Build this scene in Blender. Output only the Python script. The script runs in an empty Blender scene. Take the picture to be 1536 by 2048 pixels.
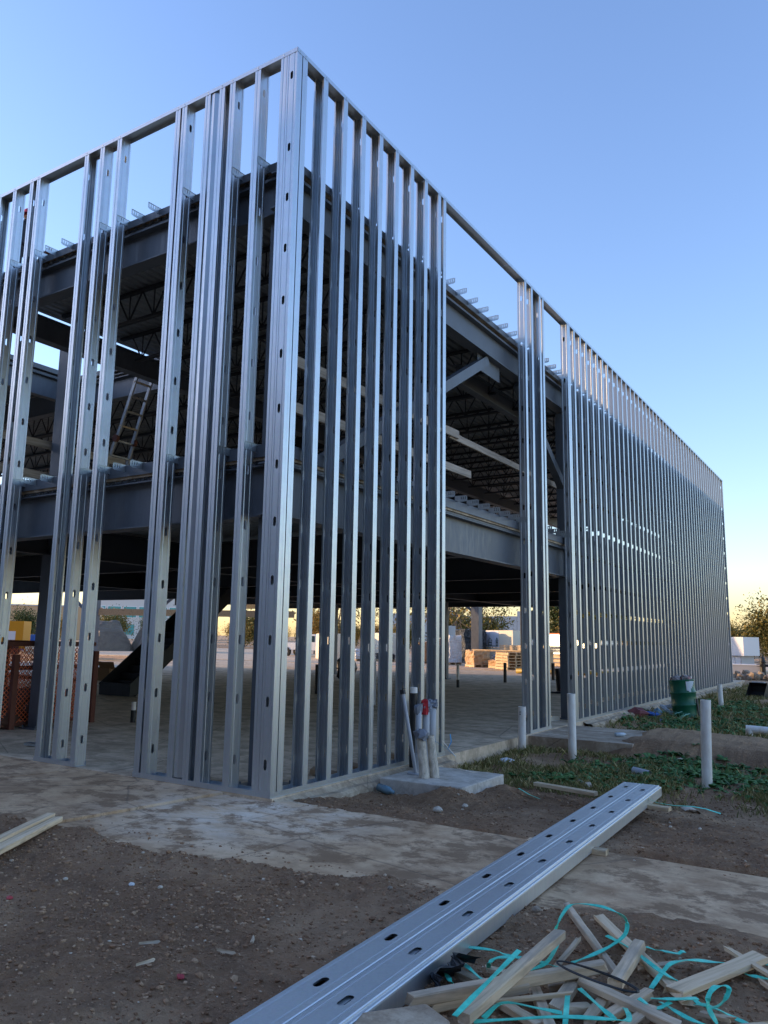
import bpy, bmesh, math, random
import numpy as np
from mathutils import Vector, Matrix, Euler

random.seed(7)
rng = np.random.default_rng(7)
S = bpy.context.scene
COL = S.collection
R = math.radians

# ------------------------------------------------------------------ camera
cam_d = bpy.data.cameras.new('camera')
cam = bpy.data.objects.new('camera', cam_d)
COL.objects.link(cam)
rx, ry, rz_ = ((0.843747, 0.536510, 0.015734), (0.072574, -0.143082, 0.987046), (-0.531811, 0.831676, 0.159661))
M = Matrix(((rx[0], ry[0], -rz_[0], 5.1785), (rx[1], ry[1], -rz_[1], -6.1068), (rx[2], ry[2], -rz_[2], 1.5746), (0, 0, 0, 1)))
cam.matrix_world = M
cam_d.sensor_fit = 'VERTICAL'
cam_d.sensor_height = 36.0
cam_d.lens = 1550.9 / 2048 * 36
cam_d.clip_start = 0.05
cam_d.clip_end = 3000
S.camera = cam

# ------------------------------------------------------------------ light
SUN_EL = R(9)
SUN_DIR = Vector((-math.cos(R(18)) * math.cos(SUN_EL), -math.sin(R(18)) * math.cos(SUN_EL), math.sin(SUN_EL)))   # towards the sun
world = bpy.data.worlds.new('World')
S.world = world
world.use_nodes = True
wn = world.node_tree
sky = wn.nodes.new('ShaderNodeTexSky')
sky.sky_type = 'NISHITA'
sky.sun_disc = False
sky.sun_elevation = SUN_EL
sky.sun_rotation = math.atan2(SUN_DIR.x, SUN_DIR.y)
sky.altitude = 50
sky.air_density = 1.25
sky.dust_density = 0.6
sky.ozone_density = 2.0
bg = wn.nodes['Background']
tint = wn.nodes.new('ShaderNodeMix'); tint.data_type = 'RGBA'; tint.blend_type = 'MULTIPLY'      # camera white balance of the phone
tint.inputs[0].default_value = 1.0; tint.inputs[7].default_value = (.90, .93, 1.23, 1)
wn.links.new(sky.outputs[0], tint.inputs[6])
wn.links.new(tint.outputs[2], bg.inputs[0])
bg.inputs[1].default_value = 0.15
sun_d = bpy.data.lights.new('sun', 'SUN')
sun_d.energy = 2.2
sun_d.angle = R(0.53)
sun_d.color = (1.0, 0.66, 0.35)
sun = bpy.data.objects.new('sun', sun_d)
COL.objects.link(sun)
sun.rotation_euler = SUN_DIR.to_track_quat('Z', 'Y').to_euler()
S.view_settings.view_transform = 'Standard'
S.view_settings.look = 'None'
S.view_settings.gamma = 1.0
S.view_settings.use_curve_mapping = False
S.view_settings.exposure = 1.48

# ------------------------------------------------------------------ materials
def mk(name, base=(.5, .5, .5), rough=.6, metal=0.0):
    m = bpy.data.materials.new(name)
    m.use_nodes = True
    b = m.node_tree.nodes['Principled BSDF']
    b.inputs['Base Color'].default_value = (*base, 1)
    b.inputs['Roughness'].default_value = rough
    b.inputs['Metallic'].default_value = metal
    m.diffuse_color = (*base, 1)
    return m

class NT:
    def __init__(s, m):
        s.m = m; s.t = m.node_tree; s.b = s.t.nodes['Principled BSDF']
    def n(s, typ, **kw):
        nd = s.t.nodes.new(typ)
        for k, v in kw.items():
            setattr(nd, k, v)
        return nd
    def link(s, a, b): s.t.links.new(a, b)
    def coord(s, scale=(1, 1, 1), which='Object', rand=False):
        tc = s.n('ShaderNodeTexCoord')
        mp = s.n('ShaderNodeMapping')
        mp.inputs['Scale'].default_value = scale
        s.link(tc.outputs[which], mp.inputs['Vector'])
        if rand:
            oi = s.n('ShaderNodeObjectInfo'); mu = s.n('ShaderNodeMath', operation='MULTIPLY')
            s.link(oi.outputs['Random'], mu.inputs[0]); mu.inputs[1].default_value = 37.0
            cb = s.n('ShaderNodeCombineXYZ')
            for i in range(3): s.link(mu.outputs[0], cb.inputs[i])
            s.link(cb.outputs[0], mp.inputs['Location'])
        return mp.outputs[0]
    def world(s, scale=(1, 1, 1)):
        g = s.n('ShaderNodeNewGeometry'); mp = s.n('ShaderNodeMapping')
        mp.inputs['Scale'].default_value = scale
        s.link(g.outputs['Position'], mp.inputs['Vector'])
        return mp.outputs[0]
    def noise(s, vec, scale, detail=4, rough=.6, dist=0):
        nd = s.n('ShaderNodeTexNoise')
        nd.inputs['Scale'].default_value = scale; nd.inputs['Detail'].default_value = detail
        nd.inputs['Roughness'].default_value = rough; nd.inputs['Distortion'].default_value = dist
        s.link(vec, nd.inputs['Vector'])
        return nd.outputs['Fac']
    def voro(s, vec, scale, feat='F1', out='Distance', rnd=1.0):
        nd = s.n('ShaderNodeTexVoronoi', feature=feat)
        nd.inputs['Scale'].default_value = scale; nd.inputs['Randomness'].default_value = rnd
        s.link(vec, nd.inputs['Vector'])
        return nd.outputs[out]
    def ramp(s, fac, stops):
        nd = s.n('ShaderNodeValToRGB')
        el = nd.color_ramp.elements
        while len(el) < len(stops): el.new(.5)
        for e, (p, c) in zip(el, stops):
            e.position = p
            e.color = (c, c, c, 1) if isinstance(c, (int, float)) else (*c, 1)
        s.link(fac, nd.inputs[0])
        return nd.outputs[0]
    def mix(s, fac, a, b, mode='MIX'):
        nd = s.n('ShaderNodeMix', data_type='RGBA', blend_type=mode)
        for sock, v in ((nd.inputs[0], fac), (nd.inputs[6], a), (nd.inputs[7], b)):
            if hasattr(v, 'links') or hasattr(v, 'is_linked'): s.link(v, sock)
            elif isinstance(v, (int, float)): sock.default_value = v
            else: sock.default_value = (*v, 1)
        return nd.outputs[2]
    def bump(s, h, strength=.3, dist=.02, prev=None):
        nd = s.n('ShaderNodeBump')
        nd.inputs['Strength'].default_value = strength; nd.inputs['Distance'].default_value = dist
        s.link(h, nd.inputs['Height'])
        if prev is not None: s.link(prev, nd.inputs['Normal'])
        s.link(nd.outputs[0], s.b.inputs['Normal'])
        return nd.outputs[0]
    def base(s, c): s.link(c, s.b.inputs['Base Color'])
    def rough(s, c): s.link(c, s.b.inputs['Roughness'])

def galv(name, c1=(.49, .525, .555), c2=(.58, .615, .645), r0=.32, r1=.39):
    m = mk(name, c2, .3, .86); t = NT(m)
    v = t.coord((70, 70, 1.3), rand=True)
    st = t.noise(v, 1.0, 5, .65)
    v2 = t.coord((1, 1, 1), rand=True)
    sp = t.noise(v2, 6.0, 4, .6)
    mixf = t.mix(.5, st, sp)
    spg = t.voro(t.coord((1, 1, .55), rand=True), 70, out='Color')
    t.base(t.mix(.035, t.ramp(mixf, [(.3, c1), (.7, c2)]), spg, 'OVERLAY'))
    t.rough(t.ramp(mixf, [(.3, r1), (.75, r0)]))
    wv = t.noise(t.coord((2.5, 2.5, 1.1), rand=True), 1.0, 2, .5)
    b1 = t.bump(wv, .022, .02)
    t.bump(st, .006, .004, b1)
    return m

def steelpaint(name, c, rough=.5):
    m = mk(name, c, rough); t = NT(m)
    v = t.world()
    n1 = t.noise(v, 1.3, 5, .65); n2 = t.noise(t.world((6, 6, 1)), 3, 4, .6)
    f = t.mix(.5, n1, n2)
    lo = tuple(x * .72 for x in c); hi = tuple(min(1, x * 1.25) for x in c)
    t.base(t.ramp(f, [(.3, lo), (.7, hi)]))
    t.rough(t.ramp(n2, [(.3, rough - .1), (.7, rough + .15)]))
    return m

def woodmat(name, a, b, knots=True, weather=0.0):
    m = mk(name, a, .75); t = NT(m)
    v = t.coord((1.5, 28, 28), rand=True)
    g = t.noise(v, 1.0, 6, .65, .6)
    v2 = t.coord((1.5, 6, 6), rand=True)
    k = t.noise(v2, 1.4, 3, .5)
    oi = t.n('ShaderNodeObjectInfo')
    c = t.ramp(g, [(.28, tuple(x * .45 for x in a)), (.5, a), (.75, b)])
    c = t.mix(t.ramp(k, [(.62, 0.0), (.74, 1.0)]), c, tuple(x * .45 for x in a))
    if weather:
        w = t.noise(t.coord((2, 5, 5), rand=True), 1.2, 4, .6)
        c = t.mix(t.ramp(w, [(.42, 0.0), (.68, weather)]), c, (.30, .245, .185))
    c = t.mix(t.ramp(oi.outputs['Random'], [(0, .0), (1, .25)]), c, tuple(x * .5 for x in a))
    t.base(c)
    t.bump(g, .25, .003)
    return m

GALV = galv('galvanised_steel')
GALV_DULL = galv('dull_galvanised_steel', (.58, .60, .60), (.72, .73, .73), .36, .5)
GALV_CLIP = galv('galvanised_clip', (.42, .46, .47), (.60, .64, .65), .3, .45)
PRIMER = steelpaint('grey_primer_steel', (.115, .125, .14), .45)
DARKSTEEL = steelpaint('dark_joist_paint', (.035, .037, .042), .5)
BLACKSTEEL = steelpaint('black_stair_steel', (.018, .02, .024), .5)
WOOD = woodmat('pine_lumber', (.70, .51, .31), (.82, .65, .44))
WOODW = woodmat('weathered_stakes', (.70, .51, .32), (.86, .68, .47), weather=.9)
PVC = mk('white_pvc', (.74, .76, .77), .42)
t = NT(PVC); v = t.coord((3, 3, 1.2), rand=True); n = t.noise(v, 2.2, 5, .6)
sx = t.n('ShaderNodeSeparateXYZ'); t.link(t.coord((1, 1, 1)), sx.inputs[0])
low = t.ramp(sx.outputs['Z'], [(.0, 1.0), (.22, .0)])
dirt = t.mix(1.0, t.ramp(n, [(.45, 0.0), (.75, .6)]), t.mix(1.0, low, n, 'MULTIPLY'), 'ADD')
t.base(t.mix(dirt, (.88, .84, .78), (.52, .37, .22))); 
GREYPVC = mk('grey_pvc', (.42, .42, .43), .5)
BLACKPVC = mk('black_abs_pipe', (.016, .016, .018), .4)
GREEN = mk('green_drum_paint', (.004, .095, .05), .35)
t = NT(GREEN); n = t.noise(t.coord((2, 2, 2)), 2.5, 6, .65)
t.base(t.ramp(n, [(.3, (.005, .09, .045)), (.62, (.008, .125, .062)), (.78, (.02, .15, .08))])); t.rough(t.ramp(n, [(.3, .28), (.7, .5)]))
TEAL = mk('teal_strap', (.02, .42, .37), .4)
t = NT(TEAL); n = t.noise(t.coord((9, 9, 9)), 3, 4, .6); t.base(t.ramp(n, [(.3, (.05, .52, .37)), (.7, (.09, .76, .55))]))
BLACK = mk('black_wire', (.012, .011, .011), .5)
WOODRAIL = woodmat('shaded_rail_lumber', (.42, .34, .26), (.56, .47, .37))  # pine darkened and greyed in colour for rails standing in shade
RUST = mk('rust_brown_wood', (.15, .05, .03), .8)
ORANGENET = mk('orange_safety_net', (.80, .17, .06), .6)
WHITEWRAP = mk('white_plastic_wrap', (.72, .73, .74), .35)
t = NT(WHITEWRAP); n = t.noise(t.world((1, 1, 4)), 3.5, 4, .6); t.bump(n, .7, .08); t.base(t.ramp(n, [(.3, (.55, .56, .58)), (.65, (.78, .79, .80))]))
TANWRAP = mk('tan_kraft_wrap', (.50, .30, .15), .6)
t = NT(TANWRAP); n = t.noise(t.world((1, 1, 1)), 3.0, 5, .6); t.bump(n, .7, .1); t.base(t.ramp(n, [(.3, (.38, .20, .09)), (.7, (.58, .38, .2))]))
BLACKWRAP = mk('black_shrink_wrap', (.03, .032, .035), .28)
t = NT(BLACKWRAP); n = t.noise(t.world((1.2, 1.2, 1.2)), 2.6, 6, .7, 1.2); t.bump(n, 1.0, .25); t.base(t.ramp(n, [(.4, (.012, .013, .015)), (.7, (.16, .16, .16))]))
GREYTARP = mk('grey_brown_tarp', (.17, .145, .125), .6)
t = NT(GREYTARP); n = t.noise(t.world(), .9, 5, .65, .8); t.bump(n, .8, .25); t.base(t.ramp(n, [(.3, (.11, .08, .055)), (.7, (.22, .165, .11))]))
CREAM = mk('cream_lumber_wrap', (.72, .66, .52), .6)
BLUE = mk('blue_paint', (.02, .12, .42), .45)
YELLOW = mk('yellow_machine_paint', (.62, .27, .01), .4)
WHITEP = mk('white_paint', (.72, .72, .72), .4)
RED = mk('red_cloth', (.5, .02, .025), .7)
CARD = mk('brown_cardboard', (.26, .17, .10), .8)
TYRE = mk('black_rubber', (.015, .015, .015), .8)
GLASSD = mk('dark_glass', (.03, .05, .06), .08)
TEALGLASS = mk('teal_glazing', (.10, .34, .33), .15)
TILT = mk('pale_concrete_panel', (.42, .44, .46), .8)
t = NT(TILT); n = t.noise(t.world((.05, .05, .02)), 4, 4, .6); t.base(t.ramp(n, [(.3, (.38, .40, .43)), (.7, (.46, .48, .5))]))
WHITEBLDG = mk('white_panel_building', (.60, .58, .55), .7)
BARK = mk('bark', (.13, .10, .075), .9)
t = NT(BARK); n = t.noise(t.coord((6, 6, 2)), 3, 4, .6); t.base(t.ramp(n, [(.3, (.08, .06, .045)), (.7, (.19, .145, .105))]))
def leafmat(name, a, b, c):
    m = mk(name, a, .6); t = NT(m)
    g = t.n('ShaderNodeNewGeometry')
    t.base(t.ramp(g.outputs['Random Per Island'], [(.0, a), (.5, b), (1, c)]))
    m.node_tree.nodes['Principled BSDF'].inputs['Specular IOR Level'].default_value = .25
    return m
LEAF_OLIVE = leafmat('olive_leaves', (.09, .09, .02), (.16, .14, .03), (.30, .20, .045))
LEAF_GOLD = leafmat('golden_leaves', (.20, .13, .03), (.36, .22, .04), (.42, .24, .05))
LEAF_GREEN = leafmat('dark_green_leaves', (.03, .05, .014), (.06, .085, .022), (.12, .12, .03))
LEAF_WEED = leafmat('weed_leaves', (.035, .10, .025), (.065, .16, .04), (.12, .22, .065))
LEAF_GRASS = leafmat('grass_blades', (.11, .12, .03), (.21, .19, .06), (.48, .36, .17))

def concrete(name, a, b, stain, pale=None, sc=1.0, film=.45):
    m = mk(name, a, .85); t = NT(m)
    v = t.world()
    n1 = t.noise(v, .7 * sc, 6, .62, .5); n2 = t.noise(v, 3.2 * sc, 6, .7); n3 = t.noise(v, 40, 3, .7)
    sm = t.noise(t.world((.7, 1.4, 1)), 1.5, 7, .68, .35)      # dragged mud and tyre smears
    c = t.ramp(n1, [(.3, a), (.7, b)])
    c = t.mix(t.ramp(n2, [(.42, 0.0), (.68, .85)]), c, stain)
    c = t.mix(t.ramp(sm, [(.47, 0.0), (.66, .8)]), c, tuple(x * .75 for x in stain))
    sp = t.noise(v, 14, 3, .8)
    c = t.mix(t.ramp(sp, [(.66, 0.0), (.74, .6)]), c, tuple(x * .35 for x in stain))
    if pale:
        pm = t.noise(t.world((1.2, 2.6, 1)), 1.4, 7, .72, .5)
        px, py, pr = pale
        g = t.n('ShaderNodeNewGeometry'); sx = t.n('ShaderNodeVectorMath', operation='DISTANCE')
        t.link(g.outputs['Position'], sx.inputs[0]); sx.inputs[1].default_value = (px, py, 0)
        near = t.ramp(t.mix(.0, sx.outputs['Value'], (0, 0, 0)), [(0, 1.0), (1, 0.0)])
        mr = t.n('ShaderNodeMapRange'); t.link(sx.outputs['Value'], mr.inputs[0])
        mr.inputs[1].default_value = .2; mr.inputs[2].default_value = pr; mr.inputs[3].default_value = 1; mr.inputs[4].default_value = 0
        f = t.mix(1.0, t.ramp(pm, [(.36, 0.0), (.62, 1.0)]), mr.outputs[0], 'MULTIPLY')
        c = t.mix(f, c, (.74, .62, .48))
    fl = t.noise(t.world((1.0, 1.25, 1)), 2.4 * sc, 9, .76, .15)
    c = t.mix(t.ramp(fl, [(.50, 0.0), (.565, film)]), c, tuple(x * .62 for x in stain))
    gr = t.noise(v, 75, 4, .8)
    c = t.mix(t.ramp(gr, [(.60, 0.0), (.68, .5)]), c, tuple(x * .4 for x in stain))
    ck = t.voro(t.mix(.06, v, t.n('ShaderNodeTexNoise').outputs['Color']), .55, 'DISTANCE_TO_EDGE')
    c = t.mix(t.ramp(ck, [(.0, .55), (.006, 0.0)]), c, (.08, .055, .035))
    t.base(c)
    b1 = t.bump(n2, .25, .02); t.bump(n3, .35, .006, b1)
    return m
SLABM = concrete('dusty_floor_concrete', (.66, .50, .34), (.78, .61, .43), (.46, .33, .21))
APRONM = concrete('muddy_walkway_concrete', (.54, .35, .19), (.70, .48, .29), (.36, .205, .10), pale=(.1, -.35, 1.7), film=.85)
EDGEM = concrete('rough_footing_concrete', (.48, .37, .25), (.64, .51, .36), (.34, .23, .14), sc=2)
PADM = concrete('pale_pad_concrete', (.60, .53, .45), (.70, .63, .54), (.46, .38, .29), sc=1.5)

SOIL = mk('dark_clay_soil', (.08, .055, .04), .95)
t = NT(SOIL); v = t.world()
n1 = t.noise(v, .55, 6, .6, .4); n2 = t.noise(v, 4.5, 7, .7); n3 = t.noise(v, 26, 6, .75); n4 = t.noise(v, 130, 3, .7)
c = t.ramp(n1, [(.30, (.19, .098, .046)), (.48, (.36, .20, .10)), (.66, (.58, .37, .21))])
c = t.mix(t.ramp(n2, [(.45, 0.0), (.72, .8)]), c, (.19, .105, .055))
c = t.mix(t.ramp(n3, [(.52, 0.0), (.72, .7)]), c, (.52, .33, .195))
c = t.mix(t.ramp(n4, [(.6, 0.0), (.72, .6)]), c, (.58, .42, .28))
c = t.mix(t.ramp(n3, [(.24, .85), (.37, 0.0)]), c, (.06, .034, .02))  # crevice shade painted in: low spots of the bump noise darkened
# dry pale dirt of the track by the stoop and the yard behind
sx = t.n('ShaderNodeSeparateXYZ'); t.link(t.world(), sx.inputs[0])
far = t.n('ShaderNodeMapRange'); t.link(sx.outputs['Y'], far.inputs[0]); far.inputs[1].default_value = 6.3; far.inputs[2].default_value = 8.0
pt = t.mix(1.0, far.outputs[0], t.ramp(n2, [(.3, .35), (.7, 1.0)]), 'MULTIPLY')
c = t.mix(pt, c, (.54, .33, .18))
t.base(c)
b1 = t.bump(n2, .6, .07); b2 = t.bump(n3, 1.0, .04, b1); t.bump(n4, .7, .008, b2)
CLOD = mk('soil_clods', (.08, .06, .045), .95)
t = NT(CLOD); g = t.n('ShaderNodeNewGeometry'); n = t.noise(t.world(), 60, 3, .7)
t.base(t.mix(t.ramp(n, [(.3, .0), (.7, .5)]), t.ramp(g.outputs['Random Per Island'], [(0, (.17, .088, .042)), (.6, (.36, .20, .105)), (.95, (.52, .33, .19)), (.99, (.66, .50, .34)), (1, (.72, .62, .48))]), (.17, .088, .044)))
t.bump(n, .5, .01)
STONE = mk('tan_stone', (.32, .23, .15), .85)
t = NT(STONE); n = t.noise(t.coord((1, 1, 1)), 14, 5, .7); t.base(t.ramp(n, [(.3, (.2, .145, .1)), (.7, (.40, .31, .22))])); t.bump(n, .5, .02)
PALESTONE = mk('pale_stone', (.42, .40, .36), .85)
t = NT(PALESTONE); n = t.noise(t.coord((1, 1, 1)), 18, 5, .7); t.base(t.ramp(n, [(.3, (.46, .37, .27)), (.7, (.72, .62, .5))])); t.bump(n, .5, .02)
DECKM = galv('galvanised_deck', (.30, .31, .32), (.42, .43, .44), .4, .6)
CLADSTUB = mk('mortar_crusted_pvc', (.45, .44, .41), .8)
t = NT(CLADSTUB); n = t.noise(t.coord((1, 1, .5)), 16, 5, .7, .6); t.base(t.ramp(n, [(.35, (.42, .36, .27)), (.55, (.66, .58, .47)), (.7, (.78, .72, .62))])); t.bump(n, .8, .03)

# ------------------------------------------------------------------ mesh helpers
class MB:
    def __init__(s): s.v = []; s.f = []
    def add(s, vs, fs):
        o = len(s.v); s.v += [tuple(x) for x in vs]; s.f += [tuple(i + o for i in f) for f in fs]
    def box(s, c, d, M=None):
        x, y, z = d[0] / 2, d[1] / 2, d[2] / 2
        vs = [Vector((sx * x, sy * y, sz * z)) for sz in (-1, 1) for sy in (-1, 1) for sx in (-1, 1)]
        if M is not None: vs = [M @ q for q in vs]
        vs = [q + Vector(c) for q in vs]
        s.add(vs, [(0, 2, 3, 1), (4, 5, 7, 6), (0, 1, 5, 4), (2, 6, 7, 3), (0, 4, 6, 2), (1, 3, 7, 5)])
    def bb(s, a, b):
        s.box([(a[i] + b[i]) / 2 for i in range(3)], [abs(b[i] - a[i]) for i in range(3)])
    def bar(s, p0, p1, w, h, up=(0, 0, 1)):
        p0 = Vector(p0); p1 = Vector(p1); d = (p1 - p0); L = d.length; d.normalize()
        u = Vector(up); r = d.cross(u)
        if r.length < 1e-4: r = d.cross(Vector((1, 0, 0)))
        r.normalize(); u = r.cross(d)
        vs = []
        for p in (p0, p1):
            for sr, su in ((-1, -1), (1, -1), (1, 1), (-1, 1)):
                vs.append(p + r * (sr * w / 2) + u * (su * h / 2))
        s.add(vs, [(0, 1, 2, 3), (7, 6, 5, 4), (0, 4, 5, 1), (1, 5, 6, 2), (2, 6, 7, 3), (3, 7, 4, 0)])
    def wbeam(s, p0, p1, depth, width, tf=.018, tw=.012):
        p0 = Vector(p0); p1 = Vector(p1); z = Vector((0, 0, 1))
        s.bar(p0 + z * (depth / 2 - tf / 2), p1 + z * (depth / 2 - tf / 2), width, tf)
        s.bar(p0 - z * (depth / 2 - tf / 2), p1 - z * (depth / 2 - tf / 2), width, tf)
        s.bar(p0, p1, tw, depth - 2 * tf - .001)
    def tube(s, pts, r, n=8, caps=True):
        pts = [Vector(q) for q in pts]; rs = r if isinstance(r, (list, tuple)) else [r] * len(pts)
        o = len(s.v); prev = None
        for i, q in enumerate(pts):
            d = (pts[min(i + 1, len(pts) - 1)] - pts[max(i - 1, 0)])
            if d.length < 1e-9: d = Vector((0, 0, 1))
            d.normalize()
            a = prev if prev is not None else (Vector((1, 0, 0)) if abs(d.x) < .8 else Vector((0, 1, 0)))
            u = (a - d * a.dot(d)).normalized(); w = d.cross(u); prev = u
            for k in range(n):
                t = 2 * math.pi * k / n
                s.v.append(tuple(q + (u * math.cos(t) + w * math.sin(t)) * rs[i]))
        for i in range(len(pts) - 1):
            for k in range(n):
                a = o + i * n + k; b = o + i * n + (k + 1) % n
                s.f.append((a, b, b + n, a + n))
        if caps:
            s.f.append(tuple(o + k for k in range(n))[::-1]); s.f.append(tuple(o + (len(pts) - 1) * n + k for k in range(n)))
    def lathe(s, prof, n=24, c=(0, 0, 0)):
        o = len(s.v)
        for r_, z in prof:
            for k in range(n):
                t = 2 * math.pi * k / n
                s.v.append((c[0] + r_ * math.cos(t), c[1] + r_ * math.sin(t), c[2] + z))
        for i in range(len(prof) - 1):
            for k in range(n):
                a = o + i * n + k; b = o + i * n + (k + 1) % n
                s.f.append((a, b, b + n, a + n))
    def sheet(s, P):
        o = len(s.v); nu = len(P); nv = len(P[0])
        for row in P: s.v += [tuple(q) for q in row]
        for i in range(nu - 1):
            for j in range(nv - 1):
                a = o + i * nv + j
                s.f.append((a, a + nv, a + nv + 1, a + 1))
    def ribbon(s, pts, w, th=.0012, twist=0):
        pts = [Vector(q) for q in pts]; rows = []
        for i, q in enumerate(pts):
            d = (pts[min(i + 1, len(pts) - 1)] - pts[max(i - 1, 0)]).normalized()
            up = Vector((.25 * math.sin(i * .7 + twist), .25 * math.cos(i * .5 + twist), 1))
            sd = d.cross(up); sd = sd.normalized() if sd.length > 1e-5 else Vector((1, 0, 0))
            nn = sd.cross(d).normalized()
            rows.append([q - sd * w / 2 + nn * th, q + sd * w / 2 + nn * th, q + sd * w / 2 - nn * th, q - sd * w / 2 - nn * th, q - sd * w / 2 + nn * th])
        s.sheet(rows)
    def rock(s, c, r, sq=(1, 1, 1), seed=0):
        rr = random.Random(seed)
        vs, fs = ICO
        rot = Euler((rr.random() * 6, rr.random() * 6, rr.random() * 6)).to_matrix()
        out = []
        for q in vs:
            k = r * (.75 + .5 * rr.random())
            a = rot @ (Vector(q) * k)
            out.append((c[0] + a.x * sq[0], c[1] + a.y * sq[1], c[2] + a.z * sq[2]))
        s.add(out, fs)
    def mesh(s, name, m, smooth=False):
        me = bpy.data.meshes.new(name)
        me.from_pydata(s.v, [], s.f); me.validate(); me.update()
        if m is not None: me.materials.append(m)
        if smooth: me.polygons.foreach_set('use_smooth', [True] * len(me.polygons))
        return me
    def build(s, name, m, parent=None, loc=(0, 0, 0), rot=None, smooth=False, kind=None):
        me = s.mesh(name, m, smooth)
        return place(name, me, parent, loc, rot, kind)
_bm = bmesh.new(); bmesh.ops.create_icosphere(_bm, subdivisions=1, radius=1)
_bm.verts.ensure_lookup_table()
ICO = ([tuple(v.co) for v in _bm.verts], [tuple(v.index for v in f.verts) for f in _bm.faces]); _bm.free()
_bm = bmesh.new(); bmesh.ops.create_icosphere(_bm, subdivisions=2, radius=1)
ICO2 = ([tuple(v.co) for v in _bm.verts], [tuple(v.index for v in f.verts) for f in _bm.faces]); _bm.free()

def place(name, me, parent=None, loc=(0, 0, 0), rot=None, kind=None):
    o = bpy.data.objects.new(name, me); COL.objects.link(o)
    o.location = loc
    if rot is not None: o.rotation_euler = rot
    if parent is not None: o.parent = parent
    if kind: o['kind'] = kind
    return o
def tag(o, label, cat, group=None):
    o['label'] = label; o['category'] = cat
    if group: o['group'] = group
    return o
def thing(name, label, cat, loc=(0, 0, 0), rz=0, group=None, rot=None):
    o = bpy.data.objects.new(name, None); COL.objects.link(o)
    o.empty_display_size = .2
    o.location = loc; o.rotation_euler = rot if rot is not None else (0, 0, rz)
    return tag(o, label, cat, group)
def dup(root, loc, rot=None, label=None, scale=None):
    r = root.copy(); COL.objects.link(r); r.location = loc
    if rot is not None: r.rotation_euler = rot
    if scale is not None: r.scale = scale
    if label: r['label'] = label
    for ch in list(root.children):
        c = ch.copy(); COL.objects.link(c); c.parent = r
        for g in list(ch.children):
            d = g.copy(); COL.objects.link(d); d.parent = c
    return r

# ---- value noise
def vnoise(x, y, seed=0):
    x = np.asarray(x, float); y = np.asarray(y, float)
    xi = np.floor(x).astype(np.int64); yi = np.floor(y).astype(np.int64)
    fx = x - xi; fy = y - yi
    fx = fx * fx * (3 - 2 * fx); fy = fy * fy * (3 - 2 * fy)
    def h(a, b):
        n = (a * 374761393 + b * 668265263 + seed * 974634777) & 0xffffffff
        n = ((n ^ (n >> 13)) * 1274126177) & 0xffffffff
        return ((n ^ (n >> 16)) & 0xffff) / 65535.0
    return (h(xi, yi) * (1 - fx) + h(xi + 1, yi) * fx) * (1 - fy) + (h(xi, yi + 1) * (1 - fx) + h(xi + 1, yi + 1) * fx) * fy
def fbm(x, y, seed=0, oct=4):
    a = 0; s = 1; tot = 0
    for i in range(oct):
        a = a + s * (vnoise(x * 2 ** i, y * 2 ** i, seed + i) - .5); tot += s; s *= .55
    return a / tot
def sstep(a, b, x):
    t = np.clip((x - a) / (b - a), 0, 1); return t * t * (3 - 2 * t)

# ------------------------------------------------------------------ the setting: ground
def lower_edge(x): return -1.66 + .16 * np.maximum(0, x - .6)
def ground_z(x, y):
    x = np.asarray(x, float); y = np.asarray(y, float)
    base = -.03 - .13 * sstep(.1, 1.3, y) * sstep(2.6, .9, x) - .16 * sstep(.2, 3.2, y)*(1 - .8 * sstep(2.6, .9, x))
    base = base + .075 * fbm(x * .7, y * .7, 3, 4) * sstep(120, 20, np.hypot(x, y)) + .045 * fbm(x * 2.7, y * 2.7, 11, 4) + .042 * fbm(x * 10, y * 10, 21, 3) + .034 * np.abs(fbm(x * 19, y * 19, 25, 2))
    # soil mound against the pad corner, dirt track beside the stoop
    base = base - .012 * np.exp(-((np.mod(x * .35 + y * 1.0 + .15 * np.sin(x * 1.7), 1.45) - .7) / .12) ** 2) * sstep(-1.7, -2.0, y)
    base = base + .17 * np.exp(-(((x - 1.12) / .30) ** 2 + ((y - 1.62) / .3) ** 2)) + .10 * np.exp(-(((x - 1.42) / .22) ** 2 + ((y - 2.35) / .35) ** 2))
    base = base + (.24 * sstep(6.25, 6.9, y + .3 * fbm(x * 1.5, y, 77, 3)) * sstep(10.2, 8.5, y) * sstep(1.05, 1.7, x + .5 * fbm(x * 2, y * 2, 78, 3)) * sstep(8, 1.8, x))
    base = base + .05 * np.exp(-(((x - .25) / .25) ** 2)) * sstep(9.5, 11, y) * sstep(27, 25, y)
    # walkway trench
    wob = .34 * fbm(x * 1.3, y * 1.3, 41, 3) + .12 * fbm(x * 5, y * 5, 43, 3)
    d = np.maximum(y - .08 - .05 * np.abs(x - 1), lower_edge(x) - y) + wob * 1.3
    dw = np.where(x < 0.0, lower_edge(x) - y + wob * 1.3, d)
    base = np.where(dw < 0.12, base * 1 + (-.085 - base) * (1 - sstep(-.04, .12, dw)), base)
    # berm along the lower walkway edge
    base = base + .035 * np.exp(-((lower_edge(x) - y - .35) / .3) ** 2) * (fbm(x * 1.3, y * 1.3, 51, 2) + .6)
    base = base - .045 * np.exp(-((lower_edge(x) - y - .02) / .10) ** 2) * sstep(.45, .8, x) * sstep(2.4, 1.9, x)
    # under the slab / pavement
    under = sstep(.10, -.05, x) * sstep(-.1, .1, y) * sstep(31.2, 30.8, y)
    base = base * (1 - under) - .35 * under
    far = sstep(29.5, 31, y)
    base = base * (1 - far) + (-.04 + .05 * fbm(x * .4, y * .4, 61, 3)) * far
    return base
def gz(x, y): return float(ground_z(x, y))

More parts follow.
